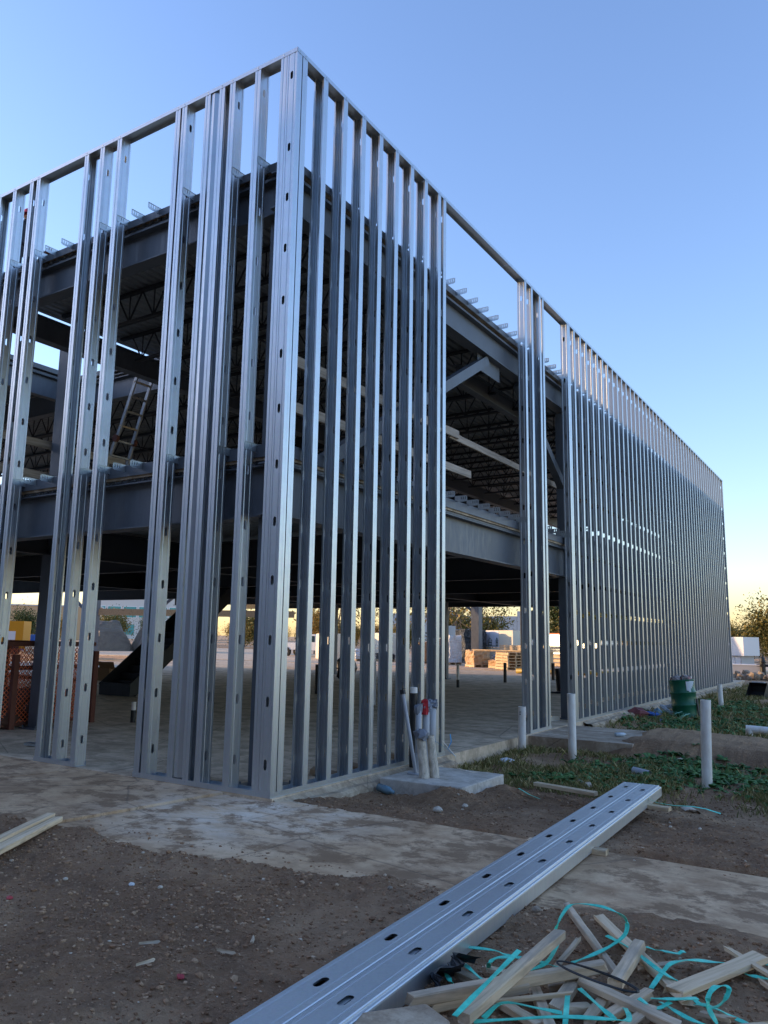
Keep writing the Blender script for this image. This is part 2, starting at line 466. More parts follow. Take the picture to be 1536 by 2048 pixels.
def axis(fine, mid, far):
    a = list(np.arange(fine[0], fine[1], fine[2]))
    a += list(np.arange(fine[1], mid[1], mid[2])) + list(np.arange(mid[0], fine[0], mid[2]))
    q = mid[1]; st = mid[2]
    while q < far: a.append(q); st *= 1.3; q += st
    q = mid[0]; st = mid[2]
    while q > -far: st *= 1.3; q -= st; a.append(q)
    return np.unique(np.round(a, 4))
gx = axis((-1.6, 5.4, .021), (-3, 9, .11), 1500); gy = axis((-4.1, 3.0, .021), (-6, 31.5, .11), 1500)
X, Y = np.meshgrid(gx, gy)
Z = ground_z(X, Y)
me = bpy.data.meshes.new('ground')
nx, ny = len(gx), len(gy)
vs = np.stack([X, Y, Z], -1).reshape(-1, 3)
i, j = np.meshgrid(np.arange(nx - 1), np.arange(ny - 1))
a = (j * nx + i).ravel()
fs = np.stack([a, a + 1, a + nx + 1, a + nx], -1)
me.from_pydata(vs.tolist(), [], fs.tolist()); me.materials.append(SOIL)
me.polygons.foreach_set('use_smooth', [True] * len(me.polygons))
place('ground', me, kind='structure')

# concrete walkway along the front (top at -0.03), joint lines are real gaps between its bays
def walkway_bay(x0, x1, skew0, skew1, zt=-.03):
    b = MB(); n = max(3, int((x1 - x0) / .15)); rows_t = []
    for k in range(n + 1):
        f = k / n; x = x0 + (x1 - x0) * f; sk = skew0 * (1 - f) + skew1 * f
        ys = -1.9 + .15 * max(0, x - .6); ye = .16 if x > 0.05 else -.0015
        col = []
        for q in range(9):
            y = ys + (ye - ys) * q / 8
            col.append((x + sk * (1 - q / 8), y, zt + .003 * float(fbm(x * 3, y * 3, 5, 2))))
        rows_t.append(col)
    b.sheet(rows_t)
    for col in (rows_t[0], rows_t[-1]):
        b.sheet([col, [(p[0], p[1], -.16) for p in col]])
    b.sheet([[r[0] for r in rows_t], [(r[0][0], r[0][1], -.16) for r in rows_t]])
    b.sheet([[r[-1] for r in rows_t], [(r[-1][0], r[-1][1], -.16) for r in rows_t]])
    b.build('walkway', APRONM, kind='structure')
walkway_bay(-14, -2.9, 0, -.3, -.004); walkway_bay(-2.892, -.62, -.3, -.25, -.006); walkway_bay(-.612, 2.9, -.25, 0); walkway_bay(2.905, 14, 0, 0)

b = MB(); b.bb((-34, 0, -.3), (.03, 30.9, 0)); b.build('floor_slab', SLABM, kind='structure')
b = MB(); b.bb((-75, 31.0, -.3), (-.5, 62, .02)); b.build('yard_pavement', SLABM, kind='structure')
# ragged poured footing below the right wall
def footing(y0, y1, w, zt):
    b = MB(); n = int((y1 - y0) / .06); rows = []
    for k in range(n + 1):
        y = y0 + (y1 - y0) * k / n
        ww = w * (.75 + 1.1 * float(fbm(y * 2.3, 1.7, 71, 4))) + .035; zz = zt + .05 * float(fbm(y * 4, 9.1, 73, 3))
        rows.append([(.03, y, -.012), (.03 + ww * .35, y, -.02 + .6 * zz + .012 * float(fbm(y * 9, 2, 75, 2))), (.03 + ww * .8, y, zz + .01 * float(fbm(y * 12, 4, 76, 2))), (.03 + ww, y, zz - .035), (.03 + ww + .02, y, -.3)])
    b.sheet(rows); b.build('footing', EDGEM, kind='structure', smooth=False)
footing(.02, 3.62, .17, -.06); footing(9.4, 28.4, .22, -.05)
# stoop at the second door opening
b = MB(); b.bb((.034, 6.55, -.3), (1.75, 8.6, -.012)); b.build('stoop', concrete('stoop_concrete', (.46, .36, .26), (.6, .48, .36), (.34, .22, .13)), kind='structure')

# ------------------------------------------------------------------ steel stud walls
H = 8.25; D = .15; F = .088; LIP = .022
def stud_mesh(name, open_neg, H=H, D=D, zs=None, z0=.31, plain=False):
    """C stud standing at y 0..F, outer flange at x=0, inner at x=-D; web at y=0 (or y=F when open_neg)."""
    b = MB()
    yw, yl = (F, 0.0) if open_neg else (0.0, F)
    s = 1 if not open_neg else -1
    g = .0035 * s * (0 if plain else 1); gf = 0 if plain else .003
    def strip(pts, zl=(0.004, H)):
        b.sheet([[(p[0], p[1], z) for z in zl] for p in pts])
    c = -D / 2; hw = .019
    # flanges with a shallow groove, and lips
    for x, sx in ((0, -1), (-D, 1)):
        m = (yw + yl) / 2
        strip([(x, yw), (x, m - .012), (x + sx * gf, m - .007), (x + sx * gf, m + .007), (x, m + .012), (x, yl)] if yw < yl else
              [(x, yw), (x, m + .012), (x + sx * gf, m + .007), (x + sx * gf, m - .007), (x, m - .012), (x, yl)])
        strip([(x, yl), (x + sx * LIP, yl)])
    # web with two stiffening grooves either side of the punched strip
    strip([(0, yw), (c + .052, yw), (c + .047, yw + g), (c + .036, yw + g), (c + .031, yw), (c + hw, yw)])
    strip([(c - hw, yw), (c - .031, yw), (c - .036, yw + g), (c - .047, yw + g), (c - .052, yw), (-D, yw)])
    zz = [z0 + .6096 * k for k in range(int((H - z0 - .2) / .6096) + 1)] if zs is None else zs
    prev = .004
    for z in zz:
        strip([(c + hw, yw), (c - hw, yw)], (prev, z - .052))
        for sg in (1, -1):
            e = z + sg * .052
            for sd in (1, -1):
                q = [(c + sd * hw, yw, z + sg * .036), (c + sd * hw, yw, e), (c, yw, e), (c, yw, z + sg * .0515), (c + sd * .011, yw, z + sg * .047)]
                b.add(q, [(0, 1, 2, 3, 4)])
        prev = z + .052
    strip([(c + hw, yw), (c - hw, yw)], (prev, H - .004))
    return b.mesh(name, GALV)
hz = [.31 + .6096 * k for k in range(12)] + [7.92]
ST_A = [stud_mesh('stud', False, zs=[z + dz for z in hz]) for dz in (0, -.06)]
ST_FAR = stud_mesh('stud', False, zs=hz, plain=True)
ST_B = [stud_mesh('stud', True, zs=[z + dz for z in hz]) for dz in (0, -.08)]

def track(b, p0, p1, out, depth=D, top=False):
    """U channel along p0-p1 (floor line of the outer face), out = outward normal."""
    p0 = Vector(p0); p1 = Vector(p1); o = Vector(out); zz = p0.z
    inn = -o * (depth + .004)
    q0 = p0 + o * .002; q1 = p1 + o * .002
    hgt = -.052 if top else .052
    z = Vector((0, 0, hgt))
    for base in (Vector(), inn):
        b.bar(q0 + base + z / 2, q1 + base + z / 2, .0016, abs(hgt))
    b.bar(q0 + inn / 2 , q1 + inn / 2, depth + .0052, .0016)
screw_b = {}
def screws(b, p0, p1, out, zlist, every):
    p0 = Vector(p0); p1 = Vector(p1); o = Vector(out); L = (p1 - p0).length; d = (p1 - p0) / L
    q = .05
    while q < L:
        p = p0 + d * q
        b.rock((p + o * .004) + Vector((0, 0, zlist)), .006, seed=int(q * 991))
        q += every

wallR = thing('stud_wall', 'long right hand wall of galvanised steel studs with two openings, receding from the front corner', 'wall', (0, 0, 0))
wallL = thing('stud_wall', 'short left hand wall of galvanised steel studs facing the walkway, left of the front corner', 'wall', (0, 0, 0))
SYR = [(0.0, 'A'), (.102, 'B'), (.505, 'B'), (.918, 'B'), (1.328, 'B'), (1.742, 'B'), (2.150, 'B'), (2.562, 'B'), (2.962, 'B'), (3.372, 'B'), (3.537, 'B'),
       (6.735, 'A'), (7.050, 'A'), (7.465, 'B'), (7.622, 'A'), (9.055, 'A'), (9.147, 'B')]
k = 0
y = 9.47
while y < 28.0:
    SYR.append((y, 'A')); y += .4064
SYR[-1] = (28.05 - F, 'A')
rr = random.Random(3)
for y, tpe in SYR:
    me = (ST_A if tpe == 'A' else ST_B)[0 if rr.random() < .7 else 1]
    if y > 12: me = ST_FAR
    place('stud', me, wallR, (0, y, 0), (0, 0, rr.uniform(-.003, .003) if y < 12 else 0))
SXL = [(-.242, 'B'), (-.64, 'B'), (-1.045, 'B'), (-1.22, 'A'), (-1.462, 'A'), (-1.99, 'A'), (-1.872, 'B'), (-3.117, 'B'), (-3.475, 'B'), (-3.815, 'A'),
       (-4.93, 'B'), (-5.10, 'A'), (-5.53, 'B'), (-5.93, 'A'), (-6.33, 'B')]
for x, tpe in SXL:
    me = (ST_A if tpe == 'A' else ST_B)[0 if rr.random() < .6 else 1]
    place('stud', me, wallL, (x, 0, 0), (0, 0, -math.pi / 2 + rr.uniform(-.003, .003)))
# boxed header stud seen open beside the third stud
b = MB(); b.sheet([[(-1.36, .012, .06), (-1.36, .012, H - .06)], [(-1.31, .008, .06), (-1.31, .008, H - .06)], [(-1.26, .03, .06), (-1.26, .03, H - .06)], [(-1.235, .03, .06), (-1.235, .03, H - .06)]]); b.build('cover_strip', GALV, wallL)
# bottom tracks (gaps at openings) and the continuous top tracks
for y0, y1 in ((0.0, 3.64), (6.72, 7.72), (9.05, 12.2), (12.24, 20.1), (20.14, 28.1)):
    b = MB(); track(b, (0, y0, .001), (0, y1, .001), (1, 0, 0)); b.build('bottom_track', GALV, wallR)
for x0, x1 in ((-2.0, -.001), (-3.83, -3.015), (-6.5, -4.83)):
    b = MB(); track(b, (x0, 0, .001), (x1, 0, .001), (0, -1, 0)); b.build('bottom_track', GALV, wallL)
for y0, y1 in ((0.0, 3.05), (3.054, 6.1), (6.104, 9.15), (9.154, 15.2), (15.204, 21.3), (21.304, 28.2)):
    b = MB(); track(b, (0, y0, H), (0, y1, H), (1, 0, 0), top=True); b.build('top_track', GALV, wallR)
for x0, x1 in ((-3.2, -.001), (-6.6, -3.204)):
    b = MB(); track(b, (x0, 0, H), (x1, 0, H), (0, -1, 0), top=True); b.build('top_track', GALV, wallL)
# pan head screws on tracks
b = MB()
for y, tpe in SYR[:16]:
    for z in (.03, H - .026): b.rock((.004, y + F / 2, z), .006, seed=int(y * 99 + z))
o = b.build('screw', GALV_CLIP, wallR, kind='stuff')
b = MB()
for x, tpe in SXL:
    for z in (.03, H - .026): b.rock((x + F / 2, -.004, z), .006, seed=int(x * 99 + z + 700))
o = b.build('screw', GALV_CLIP, wallL, kind='stuff')

# ------------------------------------------------------------------ structural steel building
bld = thing('steel_frame_building', 'two storey dark steel frame with bar joists and metal decks behind the stud walls', 'building', (0, 0, 0))
def part(name, b, m, loc=(0, 0, 0), smooth=False): return b.build(name, m, bld, loc, smooth=smooth)
ZR = 7.06      # roof edge top
ZF = 3.66      # second floor edge top
# columns: hollow square sections with base plates
def column(x, y, z1, s=.2, m=PRIMER, z0=0.0):
    b = MB(); b.bb((x - s / 2, y - s / 2, z0 + .021), (x + s / 2, y + s / 2, z1)); c_ = part('column', b, m)
    b = MB(); b.bb((x - s * .9, y - s * .9, z0 + .001), (x + s * .9, y + s * .9, z0 + .02)); b.build('base_plate', m, c_)
    for sx in (-1, 1):
        for sy in (-1, 1):
            b = MB(); b.tube([(x + sx * s * .72, y + sy * s * .72, z0 + .0205), (x + sx * s * .72, y + sy * s * .72, z0 + .055)], .014, 6); b.build('anchor_bolt', m, c_)
for x, y, z1, s in ((-.46, .46, 6.95, .26), (-6.75, 2.02, 6.95, .24), (-6.75, .45, 2.86, .2), (-.36, 9.6, 6.4, .2), (-.36, 18.8, 6.4, .2), (-.36, 27.6, 6.9, .2),
                    (-9.5, 21.5, 3.1, .2), (-15, 21.6, 3.1, .2), (-9.7, 30.0, 3.4, .22), (-13.5, 2.0, 3.0, .2)):
    column(x, y, z1, s)
for x, y in ((-6.6, 9.6), (-6.6, 18.8), (-19.8, 9.6), (-19.8, 18.8)): column(x, y, 6.4, .2, z0=3.665)
def beam(p0, p1, dep, wid, m=PRIMER):
    b = MB(); b.wbeam(p0, p1, dep, wid); part('beam', b, m)
# perimeter girders: roof and second floor
beam((-.33, .12, 6.66), (-.33, 28.2, 6.66), .46, .2)
beam((-6.9, .33, 6.66), (-.46, .33, 6.66), .46, .2)
beam((-.33, .12, 3.15), (-.33, 28.2, 3.15), .58, .22)
beam((-16, .33, 3.15), (-.46, .33, 3.15), .58, .22)
beam((-6.35, .45, 6.58), (-6.35, 28, 6.58), .40, .2, PRIMER)
beam((-9.3, .3, 6.66), (-9.3, 3.8, 6.66), .46, .18)
beam((-20, 4.05, 6.62), (-6.5, 4.05, 6.62), .46, .18)
beam((-20, .3, 6.62), (-9.3, .3, 6.62), .46, .18)
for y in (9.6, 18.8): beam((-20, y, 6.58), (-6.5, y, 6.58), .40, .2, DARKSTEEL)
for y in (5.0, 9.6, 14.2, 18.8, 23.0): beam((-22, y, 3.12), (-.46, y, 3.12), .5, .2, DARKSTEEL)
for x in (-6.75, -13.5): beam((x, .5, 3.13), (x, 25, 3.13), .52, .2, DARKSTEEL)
# bent plate edge angles
def edge(p0, p1, out, z, hgt=.10):
    b = MB(); o = Vector(out); p0 = Vector((*p0, z)); p1 = Vector((*p1, z))
    b.bar(p0 - Vector((0, 0, hgt / 2)), p1 - Vector((0, 0, hgt / 2)), .006, hgt); b.bar(p0 - o * .1, p1 - o * .1, .19, .006)
    b.bar(p0 - o * .05 - Vector((0, 0, hgt + .05)), p1 - o * .05 - Vector((0, 0, hgt + .05)), .006, .03); part('edge_angle', b, PRIMER)
edge((-.2, .2), (-.2, 28.3), (1, 0, 0), ZR); edge((-6.5, .2), (-.21, .2), (0, -1, 0), ZR)
edge((-9.17, .2), (-9.17, 3.8), (1, 0, 0), ZR); edge((-20, 3.9), (-6.6, 3.9), (0, -1, 0), ZR); edge((-20, .2), (-9.18, .2), (0, -1, 0), ZR)
edge((-.2, .2), (-.2, 28.3), (1, 0, 0), ZF, .14); edge((-22, .2), (-.21, .2), (0, -1, 0), ZF, .14)
# fluted decks (flutes run along Y)
def deck(x0, x1, y0, y1, z, name='roof_deck', top=None):
    b = MB(); xs = []
    x = x0
    while x < x1:
        for dx, dz in ((0, 0), (.075, 0), (.092, .036), (.134, .036)):
            if x + dx <= x1: xs.append((x + dx, z + dz))
        x += .152
    b.sheet([[(q[0], y0, q[1]), (q[0], y1, q[1])] for q in xs])
    o = part(name, b, DECKM)
    b = MB(); b.bb((x0, y0, z + .038), (x1, y1, z + (.10 if top is None else top))); part('deck_topping', b, EDGEM)
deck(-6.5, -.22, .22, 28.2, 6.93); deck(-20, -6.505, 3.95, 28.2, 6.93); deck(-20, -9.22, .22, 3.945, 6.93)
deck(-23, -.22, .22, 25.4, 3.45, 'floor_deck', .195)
# bar joists along X
def joist_mesh(L, dep=.52, bays=None):
    b = MB(); n = bays or int(L / .62)
    for z, s in ((-.02, 1), (-dep + .02, 1)):
        for sy in (-.022, .022): b.bar((.0 if z > -.1 else .45, sy, z), (L if z > -.1 else L - .45, sy, z), .03, .045)
    for k in range(n):
        xa = .3 + (L - .6) * k / n; xb = .3 + (L - .6) * (k + 1) / n; xm = (xa + xb) / 2
        b.bar((xa, 0, -.03), (xm, 0, -dep + .03), .02, .02); b.bar((xm, 0, -dep + .03), (xb, 0, -.03), .02, .02)
        b.bar((xm, 0, -.03), (xm, 0, -dep + .03), .016, .016)
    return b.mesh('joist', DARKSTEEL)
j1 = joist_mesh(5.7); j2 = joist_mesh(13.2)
y = 1.5
while y < 27.9:
    place('joist', j1, bld, (-6.25, y, 6.92))
    if y > 4.3: place('joist', j2, bld, (-19.8, y, 6.92))
    y += 1.22
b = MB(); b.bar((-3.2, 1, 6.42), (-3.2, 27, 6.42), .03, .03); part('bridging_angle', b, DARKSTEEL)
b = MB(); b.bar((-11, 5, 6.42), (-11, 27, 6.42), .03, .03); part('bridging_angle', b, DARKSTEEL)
# inverted V brace in the right wall frame, with gusset plates
for p0, p1 in (((-.36, 5.75, 6.38), (-.36, 1.0, 3.55)), ((-.36, 7.2, 6.38), (-.36, 11.35, 3.6))):
    b = MB(); b.bar(p0, p1, .15, .16); part('brace', b, PRIMER)
b = MB(); b.bb((-.372, 5.45, 6.15), (-.352, 6.35, 6.44)); part('gusset_plate', b, PRIMER)
beam((-1.15, 6.2, 6.42), (-1.15, 9.5, 6.42), .36, .16)
# slab edge clips: slotted plate with a bent tab
def clip_mesh():
    b = MB(); x0, x1 = -.225, -.012; z0, z1 = 0.0, .095
    sl = [-.115, -.08, -.045]; w = .005
    xs = [x0] + [q for s_ in sl for q in (s_ - w, s_ + w)] + [x1]
    for i in range(len(xs) - 1):
        if i % 2 == 0:
            b.sheet([[(xs[i], 0, z0), (xs[i], 0, z1 if i < 6 else z1 - .0)], [(xs[i + 1], 0, z0 if i < 6 else z0 + .012), (xs[i + 1], 0, z1 if i < 6 else z1 - .01)]])
        else:
            b.sheet([[(xs[i], 0, z0), (xs[i], 0, .036)], [(xs[i + 1], 0, z0), (xs[i + 1], 0, .036)]])
            b.sheet([[(xs[i], 0, .078), (xs[i], 0, z1)], [(xs[i + 1], 0, .078), (xs[i + 1], 0, z1)]])
    b.sheet([[(x0, 0, z0), (x0, 0, z1)], [(x0, .04, z0), (x0, .04, z1)]])
    b.sheet([[(x0, .0, z1), (x1, 0, z1 - .01)], [(x0, .006, z1), (x1, .006, z1 - .01)]])
    for q in (.02, .075): b.rock((x0 + .004, .02, q), .006, seed=int(q * 1000))
    return b.mesh('clip', GALV_CLIP)
CLIP = clip_mesh()
ysR = [y + (F + .004 if t_ == 'B' else -.004) for y, t_ in SYR[2:]] + [3.95 + .406 * k for k in range(7)] + [7.98, 8.39, 8.75]
for y in ysR:
    if y < 16:
        for z in (7.0, 3.64): place('clip', CLIP, bld, (0, y, z))
xsL = [x + (F + .004 if t_ == 'B' else -.004) for x, t_ in SXL if x not in (-.242, -1.22, -1.99, -3.815, -5.10)] + [-2.42, -2.74, -4.22, -4.6]
for x in xsL:
    for z in (6.99, 3.58): place('clip', CLIP, bld, (x, 0, z), (0, 0, -math.pi / 2))

# ------------------------------------------------------------------ unseen warehouse added far left of the site, sized to throw its shade
sd = Vector((SUN_DIR.x, SUN_DIR.y)).normalized(); un = Vector((sd.y, -sd.x))
if un.y < 0: un = -un
wc = sd * 46 + un * (-10)
shade_warehouse = thing('warehouse', 'tall pale warehouse put in out of view at left to shade the site', 'warehouse', (wc.x, wc.y, 0), math.atan2(un.y, un.x))
b = MB(); b.bb((-38, 0, -.2), (38, 26, 14.2)); b.build('wall', TILT, shade_warehouse)
b = MB(); b.bb((-38.15, -.15, 14.2), (38.15, 26.1, 14.7)); b.build('parapet', WHITEP, shade_warehouse)
b = MB()
for k in range(5): b.bb((-34 + 15 * k, -.1, 0.0), (-29 + 15 * k, -.012, 4.4))
b.build('dock_door', GREYPVC, shade_warehouse)

reflection_blocker = thing('warehouse', 'long brown brick block added unseen behind the camera to darken the stud reflections', 'warehouse', (6, -48, 0), math.pi)  # unseen block added to darken what the stud faces reflect
BRICKM = mk('brown_brick_wall', (.13, .085, .065), .85)
t = NT(BRICKM); n = t.noise(t.world((.3, .3, .3)), 3, 5, .6); t.base(t.ramp(n, [(.3, (.10, .065, .05)), (.7, (.16, .105, .08))]))
b = MB(); b.bb((-70, 0, -.2), (70, 24, 27)); b.build('wall', BRICKM, reflection_blocker)
b = MB()
for k in range(9): b.bb((-64 + 15 * k, -.1, 0.0), (-59 + 15 * k, -.012, 4.4))
b.build('dock_door', GREYPVC, reflection_blocker)

# ------------------------------------------------------------------ stair
st = thing('staircase', 'dark steel staircase rising from the floor slab to the second floor inside the frame', 'staircase', (-11.5, 7.5, 0))
NS = 19; rise = 3.45 / NS; run = 4.25 / NS
for x in (-.58, .58):
    b = MB(); b.bar((x, -.1, .14), (x, 4.3, 3.56), .03, .36); b.build('stringer', BLACKSTEEL, st)
for k in range(NS):
    b = MB(); b.bb((-.563, k * run, (k + 1) * rise - .03), (.563, k * run + run + .02, (k + 1) * rise)); b.bb((-.563, k * run + .0, k * rise), (.563, k * run + .012, (k + 1) * rise - .031)); b.build('step', BLACKSTEEL, st)
b = MB(); b.bb((-.6, -.18, .002), (.6, -.05, .32)); b.build('base_panel', BLACKSTEEL, st)
b = MB(); b.bar((-.62, 3.2, 2.35), (-.62, 4.9, 3.72), .05, .2); b.build('landing_channel', BLACKSTEEL, st)

# ------------------------------------------------------------------ folding ladder on the second floor
ld = thing('ladder', 'paint spattered folding ladder leaning against the inner roof beam', 'ladder', (0, 0, 0))
pa = Vector((-7.55, 3.5, 3.66)); pb = Vector((-6.52, 3.62, 6.84)); side = Vector((-.0, .21, 0))
def lp(t, s_, w=1.0): return pa.lerp(pb, t) + side * s_ * w * (1.12 - .2 * t)
ALU = galv('dull_aluminium', (.30, .29, .28), (.48, .46, .44), .45, .65)
for s_ in (-1, 1):
    b = MB(); b.bar(lp(0, s_), lp(.52, s_), .03, .075, up=(1, 0, 0)); b.build('rail', ALU, ld)
    b = MB(); b.bar(lp(.5, s_, .9), lp(1, s_, .9), .03, .075, up=(1, 0, 0)); b.build('rail', ALU, ld)
    b = MB(); b.tube([lp(.51, s_) - Vector((0, .03, 0)), lp(.51, s_) + Vector((0, .03, 0))], .075, 12); b.build('hinge', RUST, ld)
for k in range(11):
    t_ = .05 + k * .0895
    b = MB(); b.bar(lp(t_, -1), lp(t_, 1), .045, .03, up=(0, 0, 1)); b.build('rung', ALU if k % 3 else WOOD, ld)

# ------------------------------------------------------------------ lumber guard rails on the second floor
def board(name, p0, p1, w, h, m, label, cat='board', group=None, up=(0, 0, 1), ragged=0, seed=0):
    p0 = Vector(p0); p1 = Vector(p1); mid = (p0 + p1) / 2; d = p1 - p0; L = d.length
    rr = random.Random(seed)
    x = d.normalized(); u = Vector(up); yv = u.cross(x).normalized(); zv = x.cross(yv)
    b = MB(); n = 4; rows = []
    for k in range(n + 1):
        xx = -L / 2 + L * k / n; j = lambda: rr.uniform(-.0022, .0022)
        hw, hh = w / 2, h / 2; bv = min(hw, hh) * .22
        sec = [(-hw + bv, -hh), (hw - bv, -hh), (hw, -hh + bv), (hw, hh - bv), (hw - bv, hh), (-hw + bv, hh), (-hw, hh - bv), (-hw, -hh + bv)]
        e = ragged if k in (0, n) else 0
        rows.append([(xx + (rr.uniform(-e, e) if e else 0), q[0] + j(), q[1] + j()) for q in sec])
    for r in rows: r.append(r[0])
    b.sheet(rows); 
    b.add(rows[0][:8], [tuple(range(8))[::-1]]); b.add(rows[-1][:8], [tuple(range(8))])
    o = b.build(name, m, None, mid, Matrix((x, yv, zv)).transposed().to_euler())
    return tag(o, label, cat, group)
board('guard_rail', (-.62, .9, 4.88), (-.62, 5.25, 4.96), .038, .14, WOODRAIL, 'upper lumber guard rail on the second floor right side, front length', 'guard rail')
board('guard_rail', (-.66, 5.0, 4.92), (-.66, 10.6, 4.93), .038, .12, WOODRAIL, 'upper lumber guard rail on the second floor right side, rear spliced length', 'guard rail')
board('guard_rail', (-.62, .9, 4.30), (-.62, 5.7, 4.36), .038, .13, WOODRAIL, 'lower lumber guard rail on the second floor right side with a sawn end', 'guard rail')
board('guard_rail', (-6.98, .3, 4.82), (-6.98, 3.55, 4.82), .038, .14, WOODRAIL, 'upper lumber guard rail on the second floor left side by the courtyard', 'guard rail')
board('guard_rail', (-6.98, .3, 4.26), (-6.98, 3.4, 4.26), .038, .14, WOODRAIL, 'lower lumber guard rail on the second floor left side by the courtyard', 'guard rail')
for y, nm in ((.5, 'first'), (3.2, 'second')):
    board('guard_post', (-7.03, y, 3.66), (-7.03, y, 4.95), .038, .09, WOODRAIL, 'upright lumber guard post at the courtyard edge, %s from the front' % nm, 'post', up=(1, 0, 0))

# ------------------------------------------------------------------ worker on the roof
pw = thing('person', 'worker in dark clothes and red hard hat on the roof behind the left studs', 'person', (-6.46, .8, ZR + .002))
me = bpy.data.meshes.new('body')
V = [(0, 0, .78), (0, 0, 1.0), (.03, 0, 1.2), (.06, 0, 1.27), (.08, 0, 1.36), (.0, -.1, .74), (.08, -.13, .42), (.0, -.13, .07), (.14, -.13, .03), (.0, .1, .74), (.1, .13, .42), (.02, .13, .07), (.16, .13, .03),
     (.03, -.2, 1.19), (.06, -.24, .92), (.22, -.18, .78), (.3, -.14, .76), (.03, .2, 1.19), (.06, .25, .92), (.22, .2, .78), (.3, .16, .76)]
E_ = [(0, 1), (1, 2), (2, 3), (3, 4), (0, 5), (5, 6), (6, 7), (7, 8), (0, 9), (9, 10), (10, 11), (11, 12), (2, 13), (13, 14), (14, 15), (15, 16), (2, 17), (17, 18), (18, 19), (19, 20)]
me.from_pydata(V, E_, [])
me.materials.append(mk('navy_workwear', (.025, .028, .04), .8))
bo = place('body', me, pw)
sk = bo.modifiers.new('skin', 'SKIN')
rad = [.15, .14, .15, .06, .1, .085, .065, .045, .04, .085, .065, .045, .04, .065, .05, .04, .035, .065, .05, .04, .035]
for i, r_ in enumerate(rad): me.skin_vertices[0].data[i].radius = (r_, r_)
me.skin_vertices[0].data[0].use_root = True
bo.modifiers.new('sub', 'SUBSURF').levels = 2
SKIN = mk('skin', (.35, .2, .14), .6)
b = MB(); vs, fs = ICO2; b.add([(q[0] * .082 + .09, q[1] * .075, q[2] * .108 + 1.34) for q in vs], fs)
b.add([(.175, -.013, 1.345), (.175, .013, 1.345), (.195, 0, 1.32), (.17, 0, 1.37)], [(0, 2, 3), (1, 3, 2), (0, 1, 2)])
for s_ in (-1, 1): b.rock((.085, .075 * s_, 1.335), .022, seed=5)
b.build('head', SKIN, pw, smooth=True)
b = MB(); b.lathe([(.135, 0), (.13, .012), (.105, .015), (.102, .05), (.085, .09), (.05, .118), (.0, .125)], 20, (.085, 0, 1.385)); b.build('hard_hat', mk('red_hard_hat', (.7, .03, .03), .35), pw, smooth=True)
vp = thing('roof_pipe', 'thin dark roof pipe with a cap behind the left parapet studs', 'pipe', (-5.6, .72, ZR))
b = MB(); b.tube([(0, 0, 0), (0, 0, .5)], .02, 8); b.build('stem', BLACK, vp)
b = MB(); b.lathe([(.02, .44), (.07, .45), (.065, .53), (.03, .56), (0, .57)], 10); b.build('cap', RUST, vp)

# ------------------------------------------------------------------ orange net fence round the floor opening at the left
fc = thing('safety_fence', 'orange mesh safety fence on rusty brown posts round the left floor opening', 'fence', (0, 0, 0))
for x, y, h_ in ((-6.93, .35, 1.42), (-6.86, 3.12, 1.25), (-6.92, 1.62, 1.2), (-9.6, 3.12, 1.4), (-8.3, 3.12, 1.4)):
    b = MB(); b.bb((x - .045, y - .045, .001), (x + .045, y + .045, h_)); b.build('post', RUST, fc)
for p0, p1 in (((-6.98, .1, 1.37), (-6.98, 3.2, 1.37)), ((-6.98, .1, .98), (-6.98, 3.2, .98)), ((-6.98, .1, .08), (-6.98, 3.2, .08)), ((-6.98, 3.18, 1.37), (-9.8, 3.18, 1.37)), ((-6.98, 3.18, .7), (-9.8, 3.18, .7))):
    b = MB(); b.bar(p0, p1, .03, .07); b.build('rail', RUST, fc)
def net(o, ux, L, Hh, c=.075, w=.011):
    b = MB(); ux = Vector(ux); n = int(L / c); mz = int(Hh / c)
    for s_ in (1, -1):
        for k in range(-mz, n + mz):
            a0 = k * c; pts = []
            x0, x1 = a0, a0 + s_ * Hh
            z0, z1 = 0, Hh
            if s_ > 0:
                if x0 < 0: z0 = -x0; x0 = 0
                if x1 > L: z1 = Hh - (x1 - L); x1 = L
            else:
                if x0 > L: z0 = x0 - L; x0 = L
                if x1 < 0: z1 = Hh + x1; x1 = 0
            if z1 - z0 > .02: b.bar(Vector(o) + ux * x0 + Vector((0, 0, z0)), Vector(o) + ux * x1 + Vector((0, 0, z1)), .003, w, up=ux)
    return b
net((-6.955, .1, .1), (0, 1, 0), 3.0, 1.2).build('net', ORANGENET, fc, kind='stuff')
net((-6.99, 3.15, .1), (-1, 0, 0), 2.8, 1.25).build('net', ORANGENET, fc, kind='stuff')
dirtpile = MB()
for k in range(140): dirtpile.rock((-8.2 + random.gauss(0, .5), 1.8 + random.gauss(0, .5), .12 + .35 * random.random()), random.uniform(.08, .26), seed=k)
o = dirtpile.build('dirt_heap', mk('red_brown_dirt', (.10, .045, .03), .95), None); o['kind'] = 'stuff'; o['label'] = 'heap of red brown dirt inside the orange fence'; o['category'] = 'dirt'

